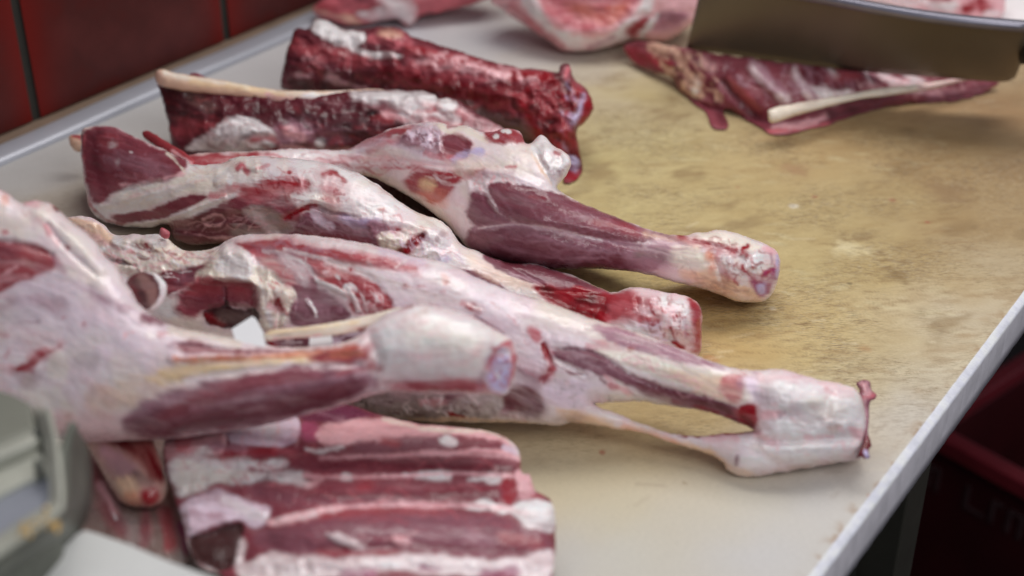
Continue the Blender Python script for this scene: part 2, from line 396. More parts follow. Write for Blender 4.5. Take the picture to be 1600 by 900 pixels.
# dense where seen, edge has knife nicks
us = np.concatenate([np.arange(U0, .28, .006), np.arange(.28, 1.45, .0018), np.arange(1.45, U1, .006)]); vs = np.linspace(EDGE+.006, RAIL, 440)
UU, WW = np.meshgrid(us, vs, indexing='ij'); EV = edge_v(UU); WW = RAIL-(RAIL-WW)*(RAIL-EV-.006)/(RAIL-EDGE-.006); Xb = UU*U[0]+WW*Vv[0]; Yb = UU*U[1]+WW*Vv[1]
nx = Xb+.02*fbm(Xb*100, Yb*100, 6, 5, 3); ny = Yb+.02*fbm(Xb*100, Yb*100, 6, 9, 3)
num = np.zeros(Xb.shape+(3,)); den = np.zeros(Xb.shape)
for (a, b), cc in zip(bw, bc):
    wt = 1/(((nx-a)**2+(ny-b)**2)+.0009)**1.6; num += wt[..., None]*cc; den += wt
BC = num/den[..., None]
yel = np.clip((BC[..., 0]-BC[..., 2])/BC[..., 0]*2.2, 0, 1)*(.12+.88*ss(.72, .84, Yb))
st = fbm(Xb*1000, Yb*1000, 28, 71, 5, 35, 2.6); st2 = fbm(Xb*1000, Yb*1000, 6, 81, 3, 20, 3.5)
st3 = fbm(Xb*1000, Yb*1000, 7, 171, 4, 8, 2.6); BC *= np.clip(1+(yel[..., None]*(.09*st+.08*st2+.12*st3)[..., None])*np.array([.75, 1, 1.3]), .4, 1.3)
mx_, my_ = Xb*1000, Yb*1000
dc_ = at(1370, 420)[:2]; dmask = .25+.75*np.exp(-(((Xb-dc_[0])/.17)**2+((Yb-dc_[1])/.34)**2))
for k_, (sz, an, stt, lo_, amt, colr) in enumerate([(6, 4, 4.5, .16, .55, (140, 104, 62)), (3.6, -8, 4, .16, .55, (122, 88, 50)), (9, 12, 3, .18, .40, (150, 112, 70)), (4.5, 16, 5, .22, .55, (128, 96, 60)), (8, -4, 3, .20, .45, (206, 198, 160))]):
    reg = ss(-.12, .35, fbm(mx_, my_, 95, 300+k_, 3)); m_ = (ss(lo_, lo_+.30, fbm(mx_, my_, sz, 310+k_, 4, an, stt))*amt*.72*reg*ss(.25, .85, yel)*dmask)[..., None]
    BC = BC*(1-m_)+alb(colr)*m_*.86
dirt = ss(.22, .6, fbm(Xb*1000, Yb*1000, 34, 91, 4, 30, 1.8))*ss(.55, 1, yel)
BC = BC*(1-.55*dirt[..., None])+.55*dirt[..., None]*alb((128, 104, 70))
for (px, py, r, cc) in [(1273,307,5,(150,70,50)),(1449,347,5,(150,60,55)),(1240,265,22,(150,116,84)),(1152,292,6,(160,125,90)),(1395,313,6,(150,96,72)),(941,706,5,(150,60,45)),(1065,682,9,(130,95,60)),
                        (1240,322,9,(196,190,176)),(1330,390,30,(180,168,132)),(1207,482,7,(192,184,162)),(1328,443,4,(90,80,55)),(1400,430,26,(128,104,66)),(1480,300,40,(130,104,74)),(1360,775,5,(160,110,85)),(1070,755,5,(140,120,90)),(1350,545,12,(155,118,78)),(1110,560,14,(165,118,74))]:
    p = at(px, py); q = math.hypot(*(at(px+r, py)[:2]-p[:2]))
    dd = ((Xb-p[0])**2+(Yb-p[1])**2)**.5+q*.5*fbm(Xb*1000, Yb*1000, 7, int(px), 2)
    m_ = ss(q*1.3, q*.3, dd)[..., None]*.7; BC = BC*(1-m_)+alb(cc)*m_
rng = random.Random(4)
for i in range(230):                                          # knife scores in the plastic
    px = rng.uniform(960, 1590); py = rng.uniform(330, 620) if i > 70 else rng.uniform(150, 800)
    p = at(px, py)[:2]; a = math.radians(rng.gauss(8, 16)); l = rng.uniform(.003, .020); q0 = p-np.array([math.cos(a), math.sin(a)])*l/2; q1 = p+np.array([math.cos(a), math.sin(a)])*l/2
    m = (abs(Xb-p[0]) < .016) & (abs(Yb-p[1]) < .016)
    if not m.any(): continue
    dd = dist_line(Xb[m], Yb[m], np.array([q0, q1])); wdt = .0016; k_ = (ss(wdt*1.6, 0, dd)*rng.uniform(.06, .32))[:, None]
    BC[m] = BC[m]*(1-k_)+alb((112, 80, 48) if rng.random() < .8 else (196, 186, 160))*k_
ed = ss(.016, .002, WW-EV)*ss(.0, .4, fbm(Xb*1000, Yb*1000, 9, 33, 3, 40, 1.2))       # scuffed brown rim by the edge
BC = BC*(1-.75*ed[..., None])+.75*ed[..., None]*alb((140, 106, 72))
Zb = -.0011*ss(.35, .7, fbm(Xb*1000, Yb*1000, 40, 14, 3, 30, 2))*yel
nick = ss(.25, .7, fbm(UU*1000, WW*0+3, 7, 44, 3)); Zb[:, 0] -= .0018*nick[:, 0]*.6; Zb[:, 1] -= .0007*nick[:, 1]
def board_material():
    m, nt, b = newmat('stained_plastic_board'); L = nt.links.new
    a = node(nt, 'ShaderNodeAttribute'); a.attribute_name = 'Col'
    n = noise(nt, 300, 4, .6, (1, 3.5, 1), .1); n2 = noise(nt, 35, 5, .6)
    hs = node(nt, 'ShaderNodeMapRange'); hs.inputs['From Min'].default_value = .35; hs.inputs['From Max'].default_value = .65; hs.inputs['To Min'].default_value = .94; hs.inputs['To Max'].default_value = 1.05
    L(n.outputs[0], hs.inputs[0]); mx = node(nt, 'ShaderNodeMix', data_type='RGBA', blend_type='MULTIPLY'); mx.inputs[0].default_value = 1
    L(a.outputs['Color'], mx.inputs[6]); L(hs.outputs[0], mx.inputs[7])
    # fine brown scores and pale scrapes, only where the plastic is stained
    a2 = node(nt, 'ShaderNodeAttribute'); a2.attribute_name = 'Stain'; prev = mx.outputs[2]
    for sc_, rt, st_, col, lo_, amt in ((150, .25, (1, 7, 1), (.13, .075, .03), .53, .75), (110, -.35, (1, 8, 1), (.15, .085, .035), .55, .7), (60, .1, (1, 3, 1), (.20, .12, .055), .54, .45), (190, .5, (1, 6, 1), (.62, .56, .44), .55, .5)):
        nn = noise(nt, sc_, 3, .6, st_, rt); mr_ = node(nt, 'ShaderNodeMapRange'); mr_.inputs['From Min'].default_value = lo_; mr_.inputs['From Max'].default_value = lo_+.10; L(nn.outputs[0], mr_.inputs[0])
        big = noise(nt, 9, 3, .6); mb = node(nt, 'ShaderNodeMapRange'); mb.inputs['From Min'].default_value = .40; mb.inputs['From Max'].default_value = .62; mb.inputs['To Max'].default_value = amt; L(big.outputs[0], mb.inputs[0])
        m1 = node(nt, 'ShaderNodeMath', operation='MULTIPLY'); L(mr_.outputs[0], m1.inputs[0]); L(mb.outputs[0], m1.inputs[1])
        m2 = node(nt, 'ShaderNodeMath', operation='MULTIPLY'); L(m1.outputs[0], m2.inputs[0]); L(a2.outputs['Fac'], m2.inputs[1])
        mm = node(nt, 'ShaderNodeMix', data_type='RGBA'); L(m2.outputs[0], mm.inputs[0]); L(prev, mm.inputs[6]); mm.inputs[7].default_value = col+(1,); prev = mm.outputs[2]
    L(prev, b.inputs['Base Color'])
    rr = node(nt, 'ShaderNodeMapRange'); rr.inputs['To Min'].default_value = .38; rr.inputs['To Max'].default_value = .75; L(n2.outputs[0], rr.inputs[0]); L(rr.outputs[0], b.inputs['Roughness'])
    bp = node(nt, 'ShaderNodeBump'); bp.inputs['Strength'].default_value = .35; bp.inputs['Distance'].default_value = .0008
    L(n.outputs[0], bp.inputs['Height']); L(bp.outputs[0], b.inputs['Normal']); b.inputs['Specular IOR Level'].default_value = .35
    return m
Mboard = board_material()
ni, nj = Xb.shape; idx = np.arange(ni*nj).reshape(ni, nj)
TH = -.042
Vb = np.stack([Xb, Yb, Zb], -1).reshape(-1, 3); Cb = np.clip(BC, 0, .86).reshape(-1, 3)
Qb = np.stack([idx[:-1, :-1], idx[1:, :-1], idx[1:, 1:], idx[:-1, 1:]], -1).reshape(-1, 4)
# near edge: worn bevel then sawn side
rows = [(.0052, -.0004), (.0012, -.0030), (.0002, -.0042), (.0, -.0060), (-.0004, -.016), (.0, -.030), (.0004, TH)]
prev = idx[:, 0]; Vx = [Vb]; Cx = [Cb]; Qx = [Qb]; cnt = len(Vb)
for j, (dv, z) in enumerate(rows):
    nn = fbm(us*1000, us*0+j*9, 9, 61+j, 3); v = edge_v(us)+dv+.0004*nn; zz = z-(.0012*nick[:, 0] if j == 0 else 0)
    X_ = us*U[0]+v*Vv[0]; Y_ = us*U[1]+v*Vv[1]; Vx.append(np.c_[X_, Y_, np.full(ni, 1.)*zz])
    c_ = np.tile(alb((190, 190, 198) if j < 3 else (172, 168, 172)), (ni, 1))*(1+.22*nn)[:, None]
    Cx.append(c_); cur = cnt+np.arange(ni); cnt += ni
    Qx.append(np.stack([prev[:-1], cur[:-1], cur[1:], prev[1:]], 1)); prev = cur
# underside and far side
far = idx[:, -1]; X_ = us*U[0]+RAIL*Vv[0]; Y_ = us*U[1]+RAIL*Vv[1]; Vx.append(np.c_[X_, Y_, np.full(ni, TH)]); Cx.append(np.tile(alb((170, 168, 165)), (ni, 1)))
cur = cnt+np.arange(ni); cnt += ni
Qx.append(np.stack([far[:-1], far[1:], cur[1:], cur[:-1]], 1)); Qx.append(np.stack([prev[:-1], cur[:-1], cur[1:], prev[1:]], 1))
me = fast_mesh('cutting_board', np.vstack(Vx), np.vstack(Qx)); ca = me.color_attributes.new('Col', 'FLOAT_COLOR', 'POINT')
Cx = np.clip(np.vstack(Cx), 0, .88); ca.data.foreach_set('color', np.c_[Cx, np.ones(len(Cx))].astype(np.float32).ravel())
sv = np.zeros(len(Cx), np.float32); sv[:ni*nj] = np.clip(yel*1.3-.15, .06, 1).ravel(); me.attributes.new('Stain', 'FLOAT', 'POINT').data.foreach_set('value', sv)
tag(link('cutting_board', me, Mboard), 'long white plastic cutting board stained yellow and brown over the whole table', 'cutting board')

Msteel = plain('brushed_steel', (.46, .47, .52), .40, .25, .22, 7, .05, (.3, .3, 1))
Mleg = plain('table_leg_metal', (.050, .047, .036), .55, .3, .2, 20)
Mdark = plain('table_underside', (.012, .014, .010), .8)
table = empty('butcher_table', (*uv(.9, (EDGE+RAIL)/2), -.86), 'butcher table with a grey metal leg, under the stained white board', 'table')
# back rim: rolled metal lip
prof = [(0.0, -.03), (0.0, .003), (.002, .0055), (.006, .0065), (.024, .0075), (.028, .006), (.030, .002), (.030, -.03)]
urim = np.linspace(-.2, 3.2, 90); Vr = []
for u_ in urim:
    wv = .0012*math.sin(u_*23)+.001*math.sin(u_*7+1)
    Vr += [(*uv(u_, RAIL+.001+dv+wv*.3), z+wv*.5) for dv, z in prof]
npf = len(prof)
link('rim', mesh_from('rim', Vr, [(i*npf+j, (i+1)*npf+j, (i+1)*npf+(j+1) % npf, i*npf+(j+1) % npf) for i in range(len(urim)-1) for j in range(npf)]), Msteel, table)
link('wall_seal', mesh_from('wall_seal', [(*uv(u_, v_), z) for u_ in (-.2, 3.2) for v_, z in ((RAIL+.0325, -.02), (RAIL+.0325, .003), (WALLV+.002, .006), (WALLV+.002, -.02))],
     [(0, 1, 2, 3), (4, 7, 6, 5), (0, 4, 5, 1), (1, 5, 6, 2), (2, 6, 7, 3), (3, 7, 4, 0)], False), plain('sealant', alb((112, 92, 76)), .7), table)
def ubox(name, u0, u1, v0, v1, z0, z1, m, parent, bev=.002): return prism(name, [uv(u0, v0), uv(u1, v0), uv(u1, v1), uv(u0, v1)], z0, z1, m, parent, bev)
ubox('frame', .05, 3.1, EDGE+.06, RAIL-.02, -.085, -.043, Mdark, table)
lp = at(1440, 900, -.20)[:2]; lu, lv = lp@U, lp@Vv
ubox('leg', lu, lu+.045, EDGE+.03, EDGE+.075, -.86, -.086, Mleg, table)
ubox('leg', 2.6, 2.645, EDGE+.03, EDGE+.075, -.86, -.086, Mleg, table)
ubox('leg', lu, lu+.045, RAIL-.10, RAIL-.055, -.86, -.086, Mleg, table)
ubox('side_panel', lu-.03, lu-.003, EDGE+.06, RAIL-.12, -.80, -.086, Mdark, table)

# ------------------------------------------------------------------ red crate on the floor beyond the table
Mcrate = plain('dark_red_plastic', (.045, .003, .005), .5, 0, .25, 10); Mrim = plain('crate_rim_red', (.17, .014, .022), .45, 0, .2, 12); Mmark = plain('faded_white_print', (.055, .026, .028), .7, 0, .3, 40)
cz = -.50; c0 = at(1440, 672, cz)[:2]; c1 = at(1700, 815, cz)[:2]; cd = (c1-c0)/np.linalg.norm(c1-c0); cn = np.array([-cd[1], cd[0]])
if cn[1] < 0: cn = -cn
crate = empty('plastic_crate', (*c0, -.86), 'dark red plastic crate with faded white lettering on the floor beside the table', 'crate')
def cb(name, a0, a1, b0, b1, z0, z1, m, parent=crate): return prism(name, [tuple(c0+cd*a+cn*b) for a, b in ((a0, b0), (a1, b0), (a1, b1), (a0, b1))], z0, z1, m, parent, .003)
cb('crate_wall', 0, .60, 0, .012, -.86, cz-.012, Mcrate); cb('crate_wall', 0, .60, .388, .40, -.86, cz-.012, Mcrate)
cb('crate_wall', 0, .012, .0125, .3875, -.86, cz-.012, Mcrate); cb('crate_wall', .588, .60, .0125, .3875, -.86, cz-.012, Mcrate)
cb('crate_rim', -.008, .608, -.010, .014, cz-.011, cz+.012, Mrim); cb('crate_rim', -.008, .608, .386, .410, cz-.011, cz+.012, Mrim)
cb('crate_rim', -.008, .014, .0145, .3855, cz-.011, cz+.012, Mrim); cb('crate_rim', .586, .608, .0145, .3855, cz-.011, cz+.012, Mrim)
rg = random.Random(3); a = .02
while a < .56:                                               # faded print: each glyph its own raised piece
    wd = rg.uniform(.014, .03); zb = cz-.075; h_ = .035; t_ = .005
    pl = rg.choice([[(0,0),(t_,0),(t_,h_-t_),(wd,h_-t_),(wd,h_),(0,h_)], [(0,0),(wd,0),(wd,t_),(t_,t_),(t_,h_),(0,h_)], [(0,0),(t_,0),(t_,h_-t_),(wd-t_,h_-t_),(wd-t_,0),(wd,0),(wd,h_),(0,h_)]])
    f_ = []; 
    for off in (.0006, .0022):
        for xx, zz in pl: q = c0+cd*(a+xx)-cn*off; f_.append((q[0], q[1], zb+zz))
    k_ = len(pl)
    link('letter', mesh_from('letter', f_, [tuple(range(k_)), tuple(range(k_, 2*k_))[::-1]]+[(i, i+k_, (i+1) % k_+k_, (i+1) % k_) for i in range(k_)], False), Mmark, crate)
    a += wd+.008+(.03 if rg.random() < .2 else 0)

# ------------------------------------------------------------------ meat
def thing(name, px, py, z, label, cat='meat cut', group=None): return empty(name, tuple(at(px, py, z)), label, cat, group)

# far rack with red end
g1 = thing('rib_rack', 680, 130, .0, 'long dark red rack with white fat on its back and a ragged bloody right end', 'meat rack')
piece('ribs', [(438,132),(444,105),(452,66),(462,46),(484,44),(492,28),(512,33),(532,44),(560,46),(592,42),(626,46),(652,60),(700,74),(742,88),(800,104),(850,110),(872,114),(876,103),(890,101),(896,124),
      (916,140),(928,166),(914,192),(902,204),(906,238),(910,264),(896,285),(882,284),(872,250),(830,225),(760,200),(640,170),(540,150),(450,142)],
      [(450,95,.05),(560,100,.045),(700,130,.045),(830,165,.04),(890,200,.035)], DRYM, g1, k=.95, base='D', seed=11, rough=2.2, edge=1.6, mottle=.2, grain=(22, 12),
      split=[('blood_clot', [(872,100),(893,98),(900,125),(935,150),(925,195),(905,205),(915,260),(900,290),(876,288),(880,230),(895,180)])],
      patches=[('p','W',[(488,30),(512,34),(530,46),(560,50),(572,60),(560,74),(588,80),(625,84),(620,94),(590,92),(560,84),(520,66),(492,52),(484,44)],0,3,5),
       ('p','Q',[(574,60),(592,44),(626,46),(645,62),(640,76),(610,72),(580,68)],0,4,5,.9),('p','T',[(588,52),(604,44),(626,50),(622,60),(600,60)],0,5,4,.8),
       ('s','S',[(462,70),(500,78),(560,96)],10,8,8,.7),('s','P',[(478,88),(498,90)],5,4,5,.7),('s','P',[(465,118),(482,120)],4,3,4,.7),('s','P',[(510,122),(545,132),(570,140)],5,4,6,.7),
       ('s','S',[(640,78),(720,96),(800,118),(860,128)],9,6,9,.9),('s','R',[(655,80),(690,92),(740,104)],6,5,8,.8),('s','P',[(645,94),(690,100),(730,108),(790,118)],4,4,8,.7),
       ('s','Q',[(640,100),(700,116),(760,124)],6,5,9,.75),('s','P',[(770,112),(800,118),(830,126)],4,3,6,.85),('s','R',[(800,118),(850,122),(868,128)],7,5,6,.9),
       ('s','B',[(600,120),(680,134),(760,146),(830,160)],14,9,9,.8),('s','K',[(560,128),(680,150),(790,180)],8,8,9,.7),('s','H',[(720,170),(780,190),(820,205)],12,9,9,.6),
       ('p','B',[(800,150),(860,140),(900,130),(905,180),(890,230),(850,210),(820,180)],0,8,10,.9),('s','R',[(815,160),(830,190),(842,210)],6,5,6,.9),('s','Z',[(780,140),(800,160),(812,185)],5,6,8,.7),
       ('s','Z',[(870,118),(890,140),(900,155)],6,6,6,.8),*scatter([(460,70),(600,90),(860,125),(800,180),(560,130),(455,120)], 46, 'S', 26, 3, 14, 14, .6, 91, 3), *scatter([(640,70),(860,118),(850,135),(640,100)], 34, 'P', 18, 2.6, 14, 20, .7, 92, 3), *scatter([(450,90),(700,140),(860,200),(700,170),(450,140)], 30, 'K', 26, 3, 12, 16, .55, 93, 3), *scatter([(800,140),(900,140),(890,260),(850,210)], 26, 'R', 14, 3, 60, 30, .7, 94, 3), *scatter([(800,140),(915,140),(900,270),(850,210)], 22, 'Z', 14, 2.4, 60, 30, .6, 95, 3), *scatter([(870,110),(925,150),(900,280),(880,230)], 14, 'L', 10, 2, 70, 30, .6, 96, 3),
       ('s','Q',[(888,108),(884,124)],5,4,4,.9),('s','R',[(905,145),(920,165),(912,185)],7,5,6,.9),('s','L',[(912,150),(904,176),(890,200)],4,4,5,.7),
       ('s','B',[(890,205),(896,240),(892,280)],10,6,6,.9),('s','R',[(880,190),(886,215),(898,225)],5,5,6,.8),('p','L',ell(893,256,10,14),0,4,4,.85),('s','R',[(884,272),(900,280)],7,4,4,1)],
      bumps=[('l',[(440,60),(600,50),(870,118),(860,200),(450,135)],0,12,14),('l',[(800,110),(925,120),(905,280),(850,220)],0,8,20),('s',[(640,80),(760,108),(860,126)],10,10,6),('s',[(560,128),(700,150),(800,180)],10,12,-8),('p',[(840,135),(895,135),(890,190),(860,190)],0,12,-9),('p',ell(610,56,22,12),0,8,6)])

# second far cut with the tan bone edge
g2 = thing('bone_edged_rack', 500, 190, .0, 'dark cut with a long tan bone along its top edge', 'meat rack')
piece('meat', [(244,118),(262,122),(300,128),(345,134),(430,145),(550,142),(640,140),(676,146),(684,156),(700,153),(722,160),(742,176),(782,196),(808,218),(790,238),(700,240),(600,236),(520,240),(440,244),(340,244),(280,240),(266,214),(262,188),(254,158)],
      [(260,150,.05),(400,185,.042),(560,190,.042),(700,195,.045),(800,220,.04)], DRYM, g2, k=.8, base='D', seed=12, rough=2.0, edge=1.4, mottle=.22, grain=(22, 5),
      patches=[('p','K',[(258,140),(330,150),(350,190),(300,205),(268,190)],0,10,10,.55),('s','H',[(300,150),(325,165)],7,6,8,.4),('s','K',[(400,175),(500,190),(600,210)],12,9,9,.6),
       ('s','U',[(480,200),(500,215),(520,222)],14,8,8,.6),('s','K',[(560,170),(600,185),(640,190)],9,8,9,.5),('s','S',[(590,182),(612,188)],5,4,6,.7),
       ('p','W',[(296,226),(310,215),(325,205),(345,192),(362,185),(400,186),(410,194),(425,205),(440,215),(432,226),(400,236),(300,236)],0,4,5),
       ('s','Q',[(395,218),(420,216),(440,222)],5,4,5,.8),('p','V',[(425,205),(440,192),(462,186),(480,196),(486,215),(470,228),(440,230)],0,5,7,.9),('s','P',[(450,205),(470,215)],6,5,6,.8),
       ('p','W',ell(500,224,7,7),0,4,3,.8),('s','P',[(440,230),(520,236),(600,228)],3,3,4,.6),
       ('p','P',[(560,152),(640,148),(740,178),(790,200),(800,225),(740,210),(640,195),(600,180)],0,7,9,.75),
       ('p','W',[(552,142),(640,141),(672,148),(680,156),(650,168),(640,180),(620,178),(600,162),(560,158),(545,150)],0,4,5,.95),
       ('p','W',ell(700,164,17,10,15),0,4,3,.95),('s','M',[(600,166),(620,174),(640,186)],6,5,6,.8),('s','S',[(665,170),(700,182),(720,190)],7,6,6,.8),('s','F',[(650,178),(690,180),(715,186)],4,4,5,.8),
       ('p','Z',ell(583,180,9,7,20),0,4,3,1),('s','S',[(260,205),(300,200),(330,190)],9,7,8,.6), *scatter([(262,140),(500,170),(640,190),(600,230),(440,235),(280,230)], 40, 'K', 30, 2.6, 6, 14, .5, 97, 3), *scatter([(262,140),(500,170),(640,190),(600,230),(440,235),(280,230)], 26, 'S', 22, 2.4, 6, 18, .5, 98, 3), *scatter([(640,150),(800,200),(790,225),(620,200)], 24, 'W', 20, 2.4, 20, 16, .55, 99, 3)],
      bumps=[('l',[(260,140),(640,150),(800,210),(300,235)],0,12,12),('s',[(300,150),(500,165),(640,180)],10,12,-6),('p',ell(370,210,55,20),0,12,9),('p',ell(460,208,24,18),0,10,6),('p',ell(583,180,9,7),0,5,-8),('p',ell(700,166,18,10),0,6,6)])
piece('rib_bone', [(242,114),(250,108),(272,113),(300,118),(350,126),(430,140),(500,142),(552,140),(600,140),(600,158),(560,164),(520,166),(480,164),(430,160),(350,150),(300,144),(262,138),(246,130)],
      [(250,122,.072),(350,138,.066),(480,152,.062),(600,150,.060)], DRYM, g2, base='T', seed=13, rough=.6, edge=.6, mottle=.08,
      patches=[('s','C',[(260,116),(350,130),(450,146),(520,150)],4,5,3,.8),('s','Y',[(300,128),(400,142),(440,148)],5,4,4,.6),('s','P',[(420,152),(480,158),(540,158)],5,5,4,.8),('s','W',[(480,150),(560,148),(600,148)],6,5,5,.9),('s','E',[(246,112),(252,130)],5,5,3,.6)])
piece('meat_scrap', [(296,116),(305,114),(318,118),(323,124),(310,126),(298,122)], [(300,119,.066),(320,121,.066)], DRYM, g2, base='M', seed=14, k=.7)

# top-left far cut
g3 = thing('rib_piece', 620, 10, 0, 'pink and white rib piece at the top edge of the picture beside the wall', 'meat cut')
piece('meat', [(488,14),(496,4),(520,-14),(560,-60),(700,-80),(800,-60),(770,-8),(720,12),(690,18),(660,24),(645,38),(632,42),(618,30),(580,36),(548,40),(520,34),(498,26)],
      [(500,0,.03),(600,-20,.04),(720,-30,.04)], DRYM, g3, s=2.5, k=.8, base='Q', seed=15, rough=2, mottle=.2, edge=1.4,
      patches=[('s','T',[(492,16),(530,26),(560,34)],4,4,5,.8),('s','S',[(500,10),(560,20),(590,14)],7,6,8,.8),('p','F',[(560,22),(590,14),(610,-10),(640,-6),(650,20),(640,38),(620,28),(580,30)],0,5,6,.9),
       ('s','W',[(598,-4),(620,8),(640,30)],8,6,5,.9),('s','D',[(560,-4),(600,10)],6,5,6,.6),('s','Q',[(670,14),(720,-2)],7,6,6,.8),('s','P',[(640,-10),(700,-20),(760,-20)],8,7,6,.7)])
# top-centre far cut
g4 = thing('meat_joint', 920, 20, 0, 'pale pink hollow cut ringed with white fat at the top centre', 'meat cut')
piece('meat', [(766,-6),(790,-70),(900,-110),(1040,-90),(1100,-40),(1098,12),(1086,34),(1070,46),(1050,60),(1020,64),(990,62),(962,70),(930,80),(884,80),(858,64),(830,46),(800,26),(780,12)],
      [(790,0,.045),(920,-10,.06),(1080,-10,.05)], DRYM, g4, s=2.5, k=.8, base='P', seed=16, rough=2, mottle=.12, edge=1.2,
      patches=[('p','W',[(812,-20),(830,-30),(850,20),(876,50),(920,56),(960,50),(1000,10),(1010,-30),(1040,-30),(1000,40),(960,66),(900,76),(860,60),(830,30)],0,5,5,.85),
       ('p','Q',[(834,-30),(920,-60),(1000,-30),(985,20),(950,42),(890,46),(850,20)],0,7,7,.95),('s','O',[(900,10),(940,26),(970,10)],12,9,8,.55),('s','R',[(940,12),(948,30)],6,7,6,.4),
       ('s','Q',[(800,10),(850,52),(880,70)],5,5,5,.8),('s','S',[(985,52),(1000,40),(1010,30)],7,5,5,.9),('s','J',[(1024,42),(1050,36),(1066,24)],8,6,6,.55),('s','W',[(1004,56),(1018,36),(1028,24)],4,3,3,.9),
       ('s','U',[(1030,28),(1040,24),(1070,28)],5,4,5,.7),('s','P',[(1030,0),(1090,0)],12,8,5,.8),('s','F',[(900,78),(940,72),(980,58)],4,4,5,.8),('s','J',[(920,72),(960,58)],3,3,4,.6)],
      bumps=[('p',[(840,-20),(920,-50),(990,-20),(975,20),(930,36),(880,30)],0,18,-22)])

# rack under the knife
g5 = thing('split_rib_rack', 1250, 150, 0, 'flat purple rack of ribs with one bare white bone under the big knife', 'meat rack')
rk5 = piece('ribs', [(974,76),(990,66),(1020,66),(1052,72),(1080,76),(1120,84),(1200,94),(1300,106),(1400,114),(1500,120),(1540,124),(1560,130),(1545,142),(1500,156),(1440,160),(1390,166),(1330,182),(1288,196),(1240,208),(1210,210),
      (1188,200),(1160,182),(1140,172),(1130,176),(1138,196),(1126,203),(1112,196),(1102,176),(1080,158),(1062,140),(1046,120),(1020,112),(992,100)],
      [(985,85,.010),(1080,110,.022),(1200,150,.020),(1400,140,.014),(1580,130,.006)], DRYM, g5, k=.5, base='M', seed=17, rough=1.8, mottle=.2, edge=1.3, grain=(18, 55),
      patches=[('s','R',[(984,84),(1010,92),(1040,100)],9,6,7,.6),('s','T',[(1015,72),(1060,80),(1070,110),(1084,130)],6,5,7,.7),('s','C',[(1088,120),(1086,150)],4,4,5,.8),('s','P',[(1100,96),(1112,108)],6,5,6,.7),
       ('s','D',[(1110,130),(1120,160),(1132,190)],7,5,5,.7),('s','K',[(1130,128),(1150,150),(1180,180)],6,6,6,.6),('s','Q',[(1140,122),(1160,146),(1185,172)],5,4,6,.7),
       ('s','F',[(1176,106),(1200,130),(1226,156)],7,6,5,.8),('s','V',[(1190,112),(1212,140)],8,5,5,.6),('s','F',[(1240,110),(1254,130),(1272,150)],6,5,5,.8),('s','D',[(1270,116),(1310,128),(1340,130)],14,7,8,.75),
       ('s','W',[(1298,110),(1306,120)],5,4,4,.6),('s','S',[(1300,124),(1340,116)],7,5,6,.6),('p','F',[(1258,140),(1310,138),(1340,148),(1300,160),(1262,158)],0,5,6,.85),
       ('s','F',[(1378,116),(1400,130),(1440,138)],6,5,5,.85),('s','F',[(1412,116),(1440,130)],5,4,5,.8),('s','U',[(1352,112),(1366,132)],6,5,5,.7),('s','F',[(1352,112),(1362,130)],2,2,3,.7),
       ('s','P',[(1210,200),(1260,194),(1290,182)],6,4,5,.8),('s','Q',[(1200,204),(1260,202),(1320,192)],3,3,4,.9),('s','K',[(1300,180),(1400,160),(1500,150)],6,5,5,.6),('s','V',[(1450,148),(1540,134)],6,5,6,.6),('s','M',[(1500,138),(1560,128)],5,5,5,.8), *scatter([(1000,72),(1120,90),(1130,160),(1080,150),(1040,115)], 40, 'T', 16, 2.2, 55, 30, .65, 101, 2.5), *scatter([(1000,72),(1120,90),(1130,160),(1080,150)], 20, 'D', 14, 2.2, 55, 30, .6, 102, 2.5), *scatter([(1130,95),(1330,112),(1330,140),(1220,170),(1150,130)], 34, 'V', 26, 3, 55, 10, .5, 103, 3), *scatter([(1340,112),(1540,125),(1480,150),(1340,150)], 26, 'P', 22, 2.4, 20, 20, .5, 104, 3)],
      bumps=[('l',[(985,70),(1120,85),(1130,180),(1060,130)],0,8,12),('s',[(1176,106),(1200,130),(1226,156)],8,8,7),('s',[(1240,110),(1254,130),(1272,150)],8,8,5),('s',[(1130,130),(1150,150),(1180,178)],6,8,-10),('s',[(1150,120),(1190,170)],8,8,4)])
piece('rib_bone', [(1200,178),(1204,170),(1240,162),(1290,154),(1340,144),(1390,136),(1450,130),(1510,120),(1512,125),(1460,138),(1400,148),(1340,156),(1290,168),(1240,182),(1206,192)],
      [(1205,181,.030),(1350,150,.026),(1510,122,.022)], DRYM, rk5[0], base='N', seed=18, rough=.4, edge=.5, mottle=.06, patches=[('s','C',[(1260,168),(1400,146)],3,4,4,.7),('s','P',[(1440,136),(1510,124)],4,5,4,.6)])

# tray of trimmings, far right
tray = thing('meat_tray', 1460, -20, 0, 'pale tray of pink trimmings behind the big knife', 'tray')
tz = .022; tp = [at(1230, -30, tz)[:2], at(1420, 60, tz)[:2], at(1660, 40, tz)[:2], at(1640, -120, tz)[:2], at(1300, -130, tz)[:2]]
Mtray = plain('white_tray', alb('W'), .5, 0, .05)
prism('tray_base', [tuple(p) for p in tp], .001, .014, Mtray, tray, .004)
piece('trimmings', [(1270,-20),(1330,-50),(1450,-60),(1560,-40),(1570,10),(1555,30),(1500,34),(1440,22),(1370,10),(1300,-2)], [(1300,-20,.035),(1450,-15,.04),(1560,-5,.035)], DRYM, tray, s=2.5, k=.6, base='P', seed=19, rough=2.5, mottle=.15,
      patches=[('s','F',[(1340,0),(1400,8),(1430,4)],8,5,6,.8),('s','R',[(1512,14),(1530,2),(1545,16)],7,5,5,.85),('s','R',[(1530,-14),(1534,16)],4,4,4,.8),('s','W',[(1440,0),(1490,10)],8,5,5,.7),('s','S',[(1455,-4),(1480,-2)],5,4,4,.8),('s','F',[(1540,26),(1560,20)],6,4,4,.8)])

